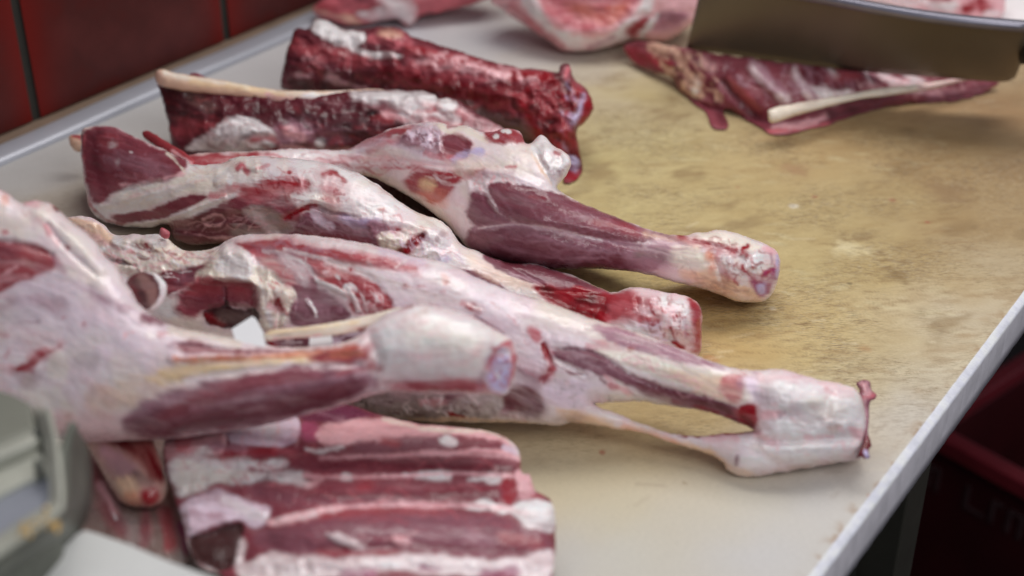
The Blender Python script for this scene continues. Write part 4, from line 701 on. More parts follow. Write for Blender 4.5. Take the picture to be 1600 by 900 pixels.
# central leg with the sinew loop at the hock
ca_ = thing('lamb_leg', 700, 520, 0, 'large central leg with a round cut bone and a looped sinew at the hock', 'lamb leg')
HOLE = [(928,632),(962,628),(1000,628),(1032,632),(1062,637),(1100,643),(1132,653),(1152,661),(1176,671),(1168,675),(1130,677),(1095,681),(1050,678),(1020,668),(985,655),(955,643)]
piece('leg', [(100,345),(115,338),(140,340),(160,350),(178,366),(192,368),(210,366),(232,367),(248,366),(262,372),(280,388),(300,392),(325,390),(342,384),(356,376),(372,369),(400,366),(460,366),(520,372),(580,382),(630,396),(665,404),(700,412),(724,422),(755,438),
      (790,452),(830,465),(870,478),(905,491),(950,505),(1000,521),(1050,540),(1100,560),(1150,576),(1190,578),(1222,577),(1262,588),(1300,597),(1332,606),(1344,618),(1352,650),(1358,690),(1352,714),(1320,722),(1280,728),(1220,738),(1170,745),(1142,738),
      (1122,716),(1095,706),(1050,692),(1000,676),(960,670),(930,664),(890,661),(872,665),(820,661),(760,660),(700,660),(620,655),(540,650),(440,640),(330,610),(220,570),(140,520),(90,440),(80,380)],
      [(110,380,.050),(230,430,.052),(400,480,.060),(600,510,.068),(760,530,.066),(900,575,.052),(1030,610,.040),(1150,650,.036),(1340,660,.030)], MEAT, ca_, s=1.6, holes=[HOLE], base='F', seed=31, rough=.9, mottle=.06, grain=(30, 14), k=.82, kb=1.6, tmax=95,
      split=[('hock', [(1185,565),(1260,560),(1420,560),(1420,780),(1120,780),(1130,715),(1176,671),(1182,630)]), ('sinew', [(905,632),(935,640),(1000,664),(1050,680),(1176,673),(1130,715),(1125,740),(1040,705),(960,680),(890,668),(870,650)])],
      patches=[('s','I',[(640,440),(800,520),(900,570)],60,40,20,.5),('s','C',[(850,480),(1000,540)],18,12,8,.6),
       # top muscles
       ('p','Q',[(362,376),(400,369),(460,368),(520,374),(590,388),(640,402),(690,414),(650,418),(600,408),(520,392),(450,384),(395,384)],0,5,4,.35),('s','W',[(470,370),(540,384),(620,400),(700,416)],4,5,3,.7),('s','I',[(600,392),(660,408)],7,6,4,.7),
       ('p','S',[(368,379),(420,376),(470,382),(520,392),(570,400),(612,410),(650,421),(600,421),(540,410),(490,400),(450,396),(410,398),(385,390)],0,3,4,.9),
       ('p','S',[(452,398),(490,400),(530,418),(565,432),(592,448),(608,466),(614,482),(600,490),(565,491),(545,478),(548,462),(520,448),(492,434),(478,416)],0,3,4,.95),
       ('p','Q',[(395,392),(440,398),(470,420),(495,440),(505,452),(480,458),(455,450),(430,425),(405,405)],0,5,5,.75),
       ('p','V',[(425,400),(450,395),(475,402),(492,420),(500,445),(485,456),(465,440),(445,418)],0,4,5,.75),('s','W',[(412,392),(440,396),(470,408),(492,432),(500,450)],2.5,2,3,.8),('s','F',[(440,400),(470,425),(480,452)],6,5,6,.7),
       ('p','U',[(452,450),(475,446),(500,452),(520,462),(536,476),(548,492),(530,505),(500,510),(460,512),(450,495)],0,4,4,.85),('s','V',[(470,475),(510,480)],10,8,8,.5),
       ('s','W',[(495,438),(515,448),(532,456),(540,466)],4,2,4,.95),('s','W',[(542,450),(552,465),(560,484)],3.5,2,4,.9),('s','W',[(560,452),(568,468),(574,486)],1.5,1.5,3,.8),('s','F',[(548,444),(556,452)],3,2,3,.9),('s','W',[(480,470),(492,484),(494,494)],3,1.5,2,.95),('s','W',[(524,430),(530,436)],3,2,3,.8),
       ('s','F',[(505,425),(512,424)],2,1.5,2,.8),('s','P',[(590,462),(600,478)],2,2,4,.7),('s','P',[(575,478),(600,486)],3,3,5,.6),
       ('s','F',[(445,390),(510,405),(560,420),(640,448)],2.5,2,2,.85),('s','F',[(510,409),(600,440),(680,470)],4,4,3,.8),('s','E',[(512,407),(560,424),(633,446),(682,461)],.8,1,1,.6),('s','Q',[(560,400),(620,414),(655,430)],5,5,4,.5),
       ('p','R',ell(548,421,2.5,2.5),0,1,1),('p','R',ell(633,445,2.5,2),0,1,1),('p','R',ell(697,442,3,4),0,2,1,.8),('p','O',ell(695,436,7,7),0,4,3,.5),('s','R',[(738,478),(748,484)],4,2,3),('s','Q',[(724,473),(735,480)],4,3,3,.8),('s','Q',[(724,496),(742,500)],3,3,3,.8),('s','V',[(742,494),(760,506),(780,520)],1.5,2,2,.7),
       ('s','Q',[(830,518),(838,526)],6,4,5,.8),('s','R',[(848,538),(854,552),(862,566)],3.5,2,4,.95),('s','R',[(862,574),(856,584),(848,592)],5,3,5,.95),('s','Q',[(852,560),(866,576)],3,2,4,.7),
       ('p','V',[(924,510),(950,508),(1000,524),(1050,542),(1100,562),(1130,575),(1090,572),(1040,561),(990,549),(950,532)],0,5,4,.9),('p','Q',[(915,536),(940,533),(985,545),(960,552),(930,548)],0,5,5,.6),('p','R',ell(985,546,5,3),0,2,2,.9),
       ('p','C',[(930,548),(985,550),(1050,566),(1120,582),(1165,592),(1170,620),(1150,636),(1090,618),(1020,592),(960,566)],0,6,4,.8),('p','T',[(1040,580),(1100,586),(1150,600),(1150,632),(1090,614)],0,8,5,.6),('s','F',[(960,570),(1020,590),(1080,610)],4,4,3,.6),
       ('p','U',[(862,548),(880,541),(905,543),(935,552),(965,572),(1000,592),(1050,606),(1110,622),(1150,638),(1180,668),(1150,661),(1100,642),(1060,634),(1010,618),(970,596),(930,584),(890,568),(868,560)],0,3,3,.95),
       ('s','D',[(1000,600),(1060,616),(1120,634),(1160,655)],5,4,4,.8),('s','R',[(1030,624),(1080,634),(1140,652)],2,3,4,.6),('s','F',[(868,562),(895,575),(915,585)],2,2,3,.7),('s','M',[(868,568),(890,582),(910,584)],1.5,1.5,3,.7),('s','P',[(945,590),(965,603),(985,616)],4,3,4,.8),('p','Q',ell(958,604,10,4,20),0,3,3,.7),
       ('s','M',[(938,592),(945,598)],2,2,2,.7),('s','G',[(894,616),(908,613)],1.5,1.5,3,.8),('p','O',ell(886,597,4,4),0,3,2,.4),('s','C',[(960,622),(1000,624),(1040,630)],6,5,4,.5),
       ('p','Q',[(1128,590),(1150,584),(1165,590),(1158,622),(1140,628),(1128,612)],0,6,6,.7),('p','R',[(1150,640),(1162,632),(1180,632),(1184,648),(1178,668),(1168,664),(1155,655)],0,4,4,.9),('s','B',[(1160,650),(1174,664)],4,4,3,.8),
       # hock and sinew
       ('p','W',[(1188,582),(1222,580),(1290,600),(1336,615),(1345,660),(1340,700),(1280,718),(1180,735),(1150,725),(1165,700),(1200,680),(1200,640)],0,16,9,.8),('s','V',[(1196,600),(1200,630)],10,14,8,.35),('s','V',[(1160,600),(1180,590)],8,6,5,.6),('s','I',[(1170,595),(1182,620)],8,6,5,.8),
       ('s','V',[(1218,650),(1228,644)],4,4,4,.7),('s','G',[(1215,632),(1222,640)],5,5,5,.5),('s','P',[(1195,650),(1210,648)],5,4,4,.7),('s','E',[(1280,650),(1296,648)],7,7,5,.35),('s','E',[(1300,670),(1312,668)],5,4,4,.6),('s','P',[(1330,670),(1345,680)],6,5,4,.7),('s','Q',[(1292,608),(1305,616)],3,3,4,.6),
       ('s','P',[(1260,684),(1300,682)],3,3,4,.7),('s','E',[(1182,700),(1240,726),(1340,712)],5,8,5,.35),('s','P',[(1190,590),(1260,592),(1330,612)],5,7,5,.5),('s','V',[(1240,640),(1262,660)],7,8,6,.4),('s','C',[(1270,630),(1310,640)],14,10,6,.5),('s','P',[(1180,676),(1200,688),(1215,690)],4,4,4,.7),('s','R',[(1060,682),(1100,680),(1170,676)],2.2,2,3,.85),('s','P',[(1100,686),(1150,684)],5,4,4,.6),('s','U',[(1152,712),(1150,728)],2.5,3,3,.7),
       ('p','T',[(870,640),(930,648),(1000,668),(1050,684),(1100,700),(1130,715),(1125,725),(1060,700),(960,672),(900,664)],0,5,4,.85),('s','O',[(965,662),(1020,676),(1060,692)],4,5,4,.4),('s','F',[(920,638),(960,652),(964,662)],6,4,3,.7),('s','T',[(1125,722),(1145,738),(1170,742)],6,5,4,.6),
       ('s','E',[(1180,742),(1260,730),(1340,718)],4,5,3,.5),
       # underside near the knuckle of the other leg
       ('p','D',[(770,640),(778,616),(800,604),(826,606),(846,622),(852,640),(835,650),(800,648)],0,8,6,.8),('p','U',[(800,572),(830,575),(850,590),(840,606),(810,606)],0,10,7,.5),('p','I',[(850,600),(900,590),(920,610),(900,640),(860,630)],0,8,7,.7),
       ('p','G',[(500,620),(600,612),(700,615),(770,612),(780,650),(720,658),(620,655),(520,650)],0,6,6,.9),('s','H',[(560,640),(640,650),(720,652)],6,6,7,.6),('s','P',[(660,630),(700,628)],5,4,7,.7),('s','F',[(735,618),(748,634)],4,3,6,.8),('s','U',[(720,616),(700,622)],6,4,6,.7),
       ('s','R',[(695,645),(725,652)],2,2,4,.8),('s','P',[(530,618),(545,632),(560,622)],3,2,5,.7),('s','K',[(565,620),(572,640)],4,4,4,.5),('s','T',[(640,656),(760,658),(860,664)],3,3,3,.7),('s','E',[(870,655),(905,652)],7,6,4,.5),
       *scatter([(460,400),(530,420),(600,455),(612,485),(560,488),(500,440)], 20, 'P', 18, 1.1, 38, 8, .5, 5, 1.6), *scatter([(540,450),(600,458),(612,486),(560,490)], 14, 'F', 12, 1.1, 60, 10, .8, 6),
       *scatter([(370,380),(460,384),(640,418),(560,408),(420,394)], 18, 'V', 40, 1.6, 10, 4, .4, 7, 2.5), *scatter([(640,430),(800,480),(900,560),(840,600),(700,520)], 30, 'Q', 14, .9, 25, 20, .45, 8),
       *scatter([(560,400),(700,425),(900,510),(820,500),(640,450)], 22, 'W', 60, 1.6, 20, 4, .4, 9, 2.5), *scatter([(870,545),(960,570),(1150,645),(1050,625),(900,575)], 18, 'V', 40, 1.4, 22, 4, .4, 10, 2),
       *scatter([(520,625),(700,620),(770,640),(700,655),(530,645)], 34, 'F', 10, 1.4, 10, 40, .7, 11), *scatter([(540,625),(700,620),(770,640),(700,655),(530,645)], 24, 'D', 9, 1.4, 10, 40, .6, 12),
       *scatter([(1190,590),(1330,615),(1340,700),(1200,725)], 22, 'P', 16, 2.2, 10, 30, .45, 13, 3), *scatter([(930,545),(1120,590),(1150,630),(1000,580)], 18, 'P', 40, 1.3, 17, 4, .5, 14, 2),
       *scatter([(860,580),(920,590),(960,625),(900,640),(860,620)], 18, 'G', 12, 1.0, 20, 50, .6, 15),
       # cut end
       ('p','C',[(95,345),(180,372),(250,372),(340,385),(330,420),(250,430),(200,430),(140,400)],0,6,6,.8),('p','T',[(100,344),(120,339),(150,350),(178,372),(170,380),(140,370),(110,355)],0,4,4,.8),('s','E',[(108,345),(150,372),(175,382)],3,4,4,.6),
       ('s','P',[(120,360),(150,375),(180,390)],6,5,6,.6),('s','D',[(148,402),(170,408),(190,410),(212,416)],2.2,2,4,.95),('s','Q',[(150,395),(180,405)],4,4,4,.6),('p','W',ell(186,376,10,8),0,4,4,.9),('p','G',ell(208,382,10,7),0,4,5,.7),('s','Q',[(200,388),(206,394)],4,3,5,.7),
       ('p','W',ell(240,372,18,10,20),0,4,5,.8),('s','S',[(228,382),(234,396),(238,402)],2.5,2,3,.8),('s','N',[(240,385),(262,396),(300,402)],3,2,5,.8),('s','E',[(245,392),(254,400)],2,2,3,.7),('s','S',[(262,394),(275,398)],2,2,4,.6),('s','N',[(270,388),(290,392),(310,400)],3,2,4,.8),('s','S',[(322,396),(332,392)],2,2,4,.7),
       *scatter([(150,380),(260,385),(345,398),(330,425),(200,430),(140,400)], 40, 'W', 30, 1.8, 12, 12, .6, 16, 2), *scatter([(150,380),(260,385),(345,398),(330,425),(200,430),(140,400)], 24, 'P', 24, 1.6, 12, 14, .6, 17, 2), *scatter([(200,380),(330,390),(320,415),(220,410)], 12, 'S', 16, 1.1, 14, 16, .6, 18),
       ('p','W',[(248,472),(268,456),(284,466),(284,494),(264,502),(240,492)],0,7,5,.9), *scatter([(455,455),(520,462),(545,490),(520,505),(460,508)], 22, 'V', 10, 1.8, 30, 50, .6, 61, 2), *scatter([(430,400),(480,408),(498,440),(470,448)], 14, 'W', 14, 1.4, 45, 20, .5, 62, 2),
       ('p','U',[(425,530),(480,528),(560,520),(600,510),(600,540),(430,548)],0,4,4,.85), ('s','R',[(418,530),(428,544)],4,3,4,.9), ('s','F',[(440,536),(470,534)],2.5,2,4,.7), ('s','I',[(520,536),(560,528),(590,520)],6,3,5,.8), ('s','U',[(535,532),(575,526)],2,2,5,.8), ('s','D',[(440,544),(480,542)],3,3,4,.6),
       ('p','M',[(244,432),(262,424),(300,418),(336,416),(322,430),(300,440),(285,455),(268,462),(258,450)],0,3,5),('s','F',[(250,432),(275,434),(280,440)],2.5,1.5,4,.9),('s','F',[(262,428),(300,424)],1.5,1.5,3,.7),('s','U',[(280,440),(300,436),(310,444)],4,3,5,.7),('s','F',[(265,464),(285,452),(300,448)],2,2,4,.7),
       ('p','E',[(155,418),(175,425),(195,445),(190,455),(170,440)],0,6,5,.4),
       ('p','C',[(345,392),(352,384),(360,392),(378,392),(390,400),(396,416),(412,424),(430,438),(445,448),(458,452),(462,462),(455,476),(448,490),(446,512),(430,520),(408,516),(402,480),(398,448),(350,436),(322,442),(312,434),(330,410)],0,5,6,.95), *scatter([(400,420),(455,455),(450,500),(410,510)], 16, 'W', 14, 2.2, 70, 30, .7, 121, 2), *scatter([(400,420),(455,455),(450,500),(410,510)], 10, 'Q', 10, 1.2, 70, 30, .6, 122, 1.5),
       ('p','W',[(345,392),(352,383),(360,392),(378,392),(392,402),(398,430),(380,440),(350,430),(335,420)],0,4,4,.8),
       ('p','M',[(274,478),(280,465),(292,450),(310,440),(330,436),(350,442),(372,440),(394,444),(400,460),(400,482),(385,482),(365,478),(352,474),(342,482),(322,486),(310,496),(290,494),(277,488)],0,6,6),('s','Q',[(310,438),(330,440)],4,4,3,.7),('s','S',[(300,455),(340,450),(385,455)],8,8,5,.6),('s','D',[(352,450),(352,478)],3,3,3,.8),
       ('p','K',[(318,486),(345,480),(355,470),(362,480),(400,484),(405,496),(402,506),(385,514),(362,514),(335,508),(320,500)],0,2.5,3),('s','B',[(322,492),(335,504),(345,508)],3,2,4,.8),('s','H',[(350,495),(390,495)],8,7,5,.4),
       ('p','R',[(430,470),(436,466),(442,478),(444,486),(436,486),(430,478)],0,2,2),('s','P',[(422,480),(432,484)],5,4,3,.7),('s','W',[(418,490),(424,508)],3,2,3,.9),('s','P',[(432,498),(430,510)],2,2,2,.7),('s','Q',[(425,440),(438,446)],2,1.5,4,.7),
       ('s','C',[(275,505),(320,520),(360,530)],8,6,4,.6),
      ],
      bumps=[('l',[(345,386),(395,400),(420,425),(460,455),(450,512),(410,516),(396,440),(320,430)],0,4,13),('l',[(140,345),(340,385),(330,430),(200,440),(120,400)],0,5,11),('l',[(520,622),(770,622),(790,655),(520,650)],0,5,7),('p',[(345,386),(358,386),(392,400),(400,440),(445,450),(458,470),(444,512),(410,516),(400,470),(390,442),(325,440),(318,425)],0,8,16),('p',[(280,470),(310,442),(394,446),(398,480),(310,494)],0,6,-5),('p',[(320,488),(358,474),(402,488),(380,512)],0,5,-7),
       ('s',[(352,450),(353,478)],2,3,-4),('p',ell(352,394,7,9),0,4,8),('p',ell(438,462,16,12),0,5,5),('s',[(425,455),(432,480)],2,4,-4),('s',[(438,490),(434,512)],2,4,-4),('p',ell(240,374,18,10),0,5,8),('p',ell(188,378,12,10),0,5,7),
       ('s',[(205,386),(235,392)],4,5,-4),('s',[(240,388),(290,398),(330,402)],3,3,4),('s',[(148,402),(212,416)],2,3,-5),('p',[(245,432),(330,418),(280,452)],0,5,-6),('s',[(452,396),(520,410),(580,436),(614,480)],3,6,-2),
       ('p',[(370,380),(470,384),(600,410),(530,410),(420,394)],0,6,3),('p',[(480,412),(560,440),(604,478),(560,478)],0,6,3),('s',[(492,436),(540,460)],4,3,4),('s',[(545,452),(560,484)],3,3,3),('s',[(480,470),(492,490)],3,2,3),
       ('s',[(862,546),(930,552),(1000,594),(1100,620)],2,5,-3),('s',[(920,510),(1000,526),(1110,566)],5,7,3),('s',[(870,562),(915,586)],3,3,-3),('s',[(850,540),(862,572),(848,594)],3,4,-3),
       ('l',[(1190,590),(1330,610),(1340,710),(1190,730)],0,10,3.5),('p',ell(1235,618,48,20,12),0,14,8),('p',ell(1312,655,22,34,5),0,12,6),('s',[(1185,690),(1250,688),(1335,684)],4,9,-7),('p',ell(1265,705,75,12,-4),0,10,4),('s',[(1190,590),(1184,640),(1186,672)],8,14,-3),('s',[(1175,690),(1250,690),(1330,680)],5,10,-4),('p',ell(1170,722,28,14),0,8,4),('p',ell(1222,646,10,7),0,5,-3),('p',ell(1300,668,8,6),0,4,-3),
       ('p',ell(810,630,34,20),0,10,-6),('s',[(730,478),(750,486)],3,2,3),('s',[(742,494),(785,522)],2,3,-2),('s',[(640,425),(700,450),(800,500)],10,14,3),('s',[(330,440),(350,432),(398,440)],3,3,3)])
piece('cut_bone', [(200,436),(210,428),(228,425),(246,430),(258,442),(260,458),(254,472),(240,484),(226,486),(212,476),(201,460),(197,446)], [(205,455,.118),(255,455,.118)], MEAT, ca_, s=1.5, base='W', seed=32, k=.30, kb=1.5, rough=.5, edge=.7,
      patches=[('p',(96,46,50),[(194,444),(203,430),(224,424),(241,431),(249,446),(249,462),(242,475),(230,484),(214,482),(198,466)],0,1.5,2),('s','B',[(200,450),(208,468)],3,3,3,.4),('s','E',[(222,436),(236,452),(236,470)],7,4,7,.35),('s','Z',[(214,440),(222,456),(226,474)],5,4,6,.5)],
      bumps=[('p',[(201,444),(226,430),(246,446),(242,472),(226,480),(206,462)],0,3,-1.5)])
piece('cut_stub', [(249,362),(252,357),(260,358),(266,364),(264,372),(256,373),(250,368)], [(250,366,.086),(266,366,.086)], MEAT, ca_, s=1.2, base='Q', seed=33, k=.9)
piece('torn_sinew', [(1338,600),(1344,594),(1352,592),(1360,597),(1362,608),(1370,616),(1366,624),(1360,628),(1358,650),(1357,676),(1360,688),(1362,696),(1358,704),(1360,716),(1352,718),(1346,714),(1338,716),(1344,700),(1350,686),(1350,660),(1346,640),(1336,626),(1342,612)],
      [(1352,600,.036),(1354,650,.033),(1352,712,.024)], MEAT, ca_, s=1.5, base='U', seed=34, k=1.1, rough=.6, patches=[('s','P',[(1350,600),(1354,612)],6,4,3,.9),('s','Q',[(1350,620),(1364,618)],4,3,3,.8),('s','B',[(1358,690),(1340,712)],5,3,3,.9),('s','L',[(1352,706),(1355,714)],4,2,2,.8),('s','V',[(1354,640),(1354,670)],3,3,2,.5)],
      bumps=[('p',ell(1352,604,9,10),0,4,5),('s',[(1346,632),(1354,690)],3,4,-3)])

# front leg, nearest to the camera on the left
fl = thing('lamb_leg', 350, 620, 0, 'broad pale leg from the left edge with a yellow-edged shin and smooth white knuckle', 'lamb leg')
piece('leg', [(-60,270),(-20,285),(0,295),(16,305),(32,318),(42,316),(60,313),(80,318),(92,328),(106,342),(126,356),(148,376),(160,394),(180,416),(200,446),(215,472),(236,492),(252,502),(280,512),(310,518),(345,524),(380,532),(430,541),(480,542),(530,536),(560,524),
      (580,506),(600,492),(628,480),(650,476),(690,480),(730,492),(765,510),(795,528),(806,545),(808,570),(802,600),(790,618),(765,616),(700,612),(650,612),(610,612),(580,618),(545,630),(500,643),(450,656),(400,667),(330,678),(260,686),(190,690),(120,690),(60,680),(-60,660)],
      [(-40,480,.110),(60,500,.104),(200,570,.088),(350,600,.085),(500,590,.094),(620,560,.104),(790,560,.106)], FATTY, fl, s=2, base='F', seed=41, rough=.8, mottle=.07, grain=(34, 165), k=.9, tmax=120,
      split=[('knuckle', [(560,520),(600,470),(700,460),(830,500),(830,640),(700,625),(600,620),(572,590),(590,560)]), ('shin_bone', [(262,556),(400,543),(560,538),(590,560),(572,572),(400,584),(300,596),(262,590)])],
      patches=[('s','I',[(40,470),(150,500),(250,560)],50,30,20,.5),('s','V',[(0,480),(40,470),(90,480)],10,10,12,.5),('s','V',[(140,460),(180,475),(200,484)],6,6,6,.6),('s','V',[(0,505),(60,503)],2,3,3,.6),('p','S',[(-60,374),(0,378),(40,380),(66,388),(84,400),(88,414),(76,424),(50,432),(20,445),(0,456),(-60,470)],0,3.5,4,.95),
       ('p','M',[(-60,378),(0,380),(30,384),(20,400),(-60,410)],0,8,6,.6),('s','P',[(0,432),(20,420),(36,412)],2,2,3,.6),('s','V',[(84,400),(92,414),(100,424)],5,4,4,.6),('s','P',[(0,440),(40,430)],3,4,4,.4),
       ('s','P',[(40,318),(58,316)],6,3,5,.7),('p','B',ell(88,325,6,4,20),0,2.5,3,.8),('p','O',ell(8,314,6,8),0,4,3,.5),('p','Q',ell(8,364,7,5),0,3,3,.7),('s','P',[(60,340),(78,362),(90,380)],3,4,5,.6),('p','R',ell(106,388,4,3,50),0,2,2,.8),('s','C',[(60,330),(100,360),(140,400)],10,8,8,.6),
       ('s','G',[(95,350),(110,380)],3,3,6,.4),('s','Q',[(72,352),(76,366)],3,3,5,.5),
       ('s','R',[(30,577),(44,572),(56,560),(64,554)],5,3,5,.9),('s','R',[(20,577),(50,580)],3,4,5,.6),('s','R',[(64,556),(80,548),(96,540)],3,2.5,5,.9),('s','Q',[(48,552),(70,546)],6,5,6,.6),('p','Q',ell(2,522,10,6),0,4,4,.6),('s','Q',[(8,558),(14,545)],2,3,3,.5),('s','P',[(-10,577),(15,577)],8,6,5,.4),
       ('p','R',ell(131,507,2,2),0,1.5,1,.7),('s','Q',[(98,497),(106,496)],1.2,1,2,.6),('s','G',[(115,570),(130,560),(150,562)],6,6,9,.4),('s','V',[(36,600),(50,590)],10,8,8,.4),
       ('p','U',[(214,498),(224,492),(240,492),(256,500),(250,507),(226,507)],0,4,4,.8),('s','Q',[(255,494),(268,496)],4,4,4,.5),('s','Q',[(250,523),(262,521)],4,3,4,.6),('s','P',[(195,530),(198,520),(210,518)],1.5,2,4,.6),('s','C',[(270,515),(330,525),(370,535)],8,5,5,.7),
       ('p','M',[(272,540),(282,534),(300,530),(318,533),(335,541),(370,546),(430,546),(480,546),(530,542),(480,553),(400,552),(330,552),(290,551)],0,4,4,.9),('s','V',[(262,540),(275,534)],4,4,4,.6),
       ('p','T',[(150,610),(220,580),(280,568),(300,590),(240,620),(170,650),(140,640)],0,14,8,.5),('s','E',[(140,620),(150,600),(170,630)],4,5,8,.4),('s','E',[(110,648),(106,652)],4,4,4,.5),('p','P',[(80,650),(150,640),(260,650),(250,685),(100,690)],0,12,6,.45),
       ('p','Y',[(225,590),(262,572),(310,562),(400,556),(480,550),(560,548),(568,558),(520,566),(440,572),(370,578),(300,590),(255,600)],0,6,4,.9),('s','O',[(275,562),(330,560),(370,558),(420,557),(500,550),(555,542)],4.5,4,4,.85),('s',(170,70,50),[(330,561),(360,560),(380,558)],3,4,4,.7),
       ('s','F',[(290,596),(380,578),(480,570),(560,566)],5,6,4,.75),('p','S',[(488,554),(520,546),(560,540),(582,536),(588,548),(580,562),(550,568),(510,568),(480,562)],0,5,5,.85),('s','O',[(520,556),(560,550)],6,6,4,.5),
       ('p','U',[(190,660),(215,640),(250,618),(290,604),(340,592),(400,584),(460,576),(520,576),(560,582),(580,594),(572,612),(530,632),(450,654),(370,670),(280,682),(215,680)],0,7,4,.92),
       ('p','M',[(250,655),(290,620),(350,598),(420,584),(470,580),(500,590),(440,605),(360,622),(300,645)],0,8,5,.65),('s','V',[(300,640),(380,620),(460,602),(540,590)],4,6,4,.55),('s','D',[(270,672),(350,655),(450,636),(540,614)],9,8,5,.6),('s','V',[(200,650),(230,632),(280,614)],8,8,5,.7),('s','V',[(560,576),(585,600)],8,8,5,.7),
       ('p','W',[(590,510),(640,485),(700,488),(770,515),(790,535),(770,560),(760,590),(700,598),(620,590),(585,565)],0,14,6,.8),('p','C',[(640,500),(720,510),(760,540),(750,575),(690,560),(640,540)],0,16,6,.45),('s','S',[(580,572),(592,575)],6,5,5,.6),
       ('p','Q',[(600,596),(680,592),(740,594),(762,600),(760,614),(700,612),(640,612),(605,608)],0,6,5,.75),('s','S',[(640,603),(690,610),(740,608)],4,4,4,.7),('s','S',[(530,585),(580,572)],3,4,4,.4),('s','M',[(630,480),(642,477)],4,3,3,.6),('s','E',[(650,492),(665,488)],3,3,4,.4),
       ('p','L',[(764,565),(772,550),(784,544),(796,552),(800,570),(796,596),(786,612),(768,610),(760,590)],0,6,6,.9),('p',(168,155,185),[(764,585),(790,588),(786,608),(768,606)],0,7,4,.7),('s','J',[(768,560),(784,572),(780,590)],3,4,6,.5),('s','W',[(776,584),(784,600)],2,3,4,.6),('s','V',[(750,600),(760,575),(770,550)],6,6,6,.6),('s','Q',[(762,575),(772,550),(786,538),(798,534)],3,3,4,.8),('s','Q',[(792,534),(800,545),(803,556)],4,4,4,.7),*scatter([(762,540),(800,535),(806,600),(765,612)], 22, 'Q', 10, 1.6, 60, 40, .6, 111, 2),*scatter([(600,500),(760,510),(760,590),(600,590)], 20, 'P', 40, 4, 0, 20, .3, 112, 5),('s','Q',[(804,556),(802,580),(796,600)],3,3,4,.8),('s','S',[(776,572),(792,566)],2,2,4,.6)],
      bumps=[('s',[(270,560),(400,552),(560,545)],5,8,7),('s',[(280,594),(400,578),(560,570)],3,8,-4),('p',[(230,640),(350,600),(520,582),(560,600),(400,650),(250,672)],0,16,8),('s',[(575,520),(590,560),(580,600)],6,12,-8),('p',ell(685,545,75,42),0,26,10),
       ('p',[(766,560),(790,545),(798,570),(786,608),(764,600)],0,6,-5),('s',[(-20,376),(30,380),(80,398)],3,5,-5),('s',[(60,330),(110,370),(160,420)],8,10,5),('s',[(75,350),(100,385),(150,430)],3,5,-4),('s',[(600,600),(700,603),(760,603)],3,6,-4),('s',[(280,540),(400,549),(500,547)],3,4,-5),
       ('s',[(150,440),(210,490),(270,515)],8,10,4),('p',ell(60,566,40,18,-25),0,10,3)])
piece('shin_sinew', [(412,522),(430,515),(470,511),(520,504),(560,496),(600,486),(640,478),(650,484),(620,500),(590,512),(560,518),(520,524),(480,528),(440,530),(416,532)], [(415,526,.112),(520,514,.114),(645,482,.118)], FATTY, fl, s=1.5, base='N', seed=42, k=.9, rough=.4, edge=.5,
      patches=[('s','Y',[(420,520),(500,512),(560,502)],2.5,3,3,.7),('s','P',[(430,530),(470,528),(500,524)],2,2,3,.8),('p','R',[(562,514),(590,510),(612,500),(628,490),(620,502),(596,514),(570,520)],0,3,3,.85),('s','E',[(560,500),(600,490)],2,3,3,.4)])

# white tags
Mtag = plain('white_tag_plastic', (.80, .80, .82), .45, 0, .02)
def tagpiece(px, z, label, bend):
    V = [at(x, y, z) for x, y in px]; n_ = np.cross(V[1]-V[0], V[2]-V[0]); n_ /= np.linalg.norm(n_); th_ = n_*.0012
    V = V+[v+th_ for v in V]; k_ = len(px)
    me = mesh_from('white_tag', V, [tuple(range(k_))[::-1], tuple(range(k_, 2*k_))]+[(i, (i+1) % k_, k_+(i+1) % k_, k_+i) for i in range(k_)], False)
    tag(link('white_tag', me, Mtag), label, 'tag', 'white tags between the legs')
tagpiece([(362,514),(394,494),(400,498),(412,520),(416,546),(372,546)], .112, 'larger white tag sticking up beside the dark cut meat face', 0)
tagpiece([(484,527),(518,524),(522,546),(482,548)], .104, 'small white tag in the gap under the thin yellow sinew', 0)

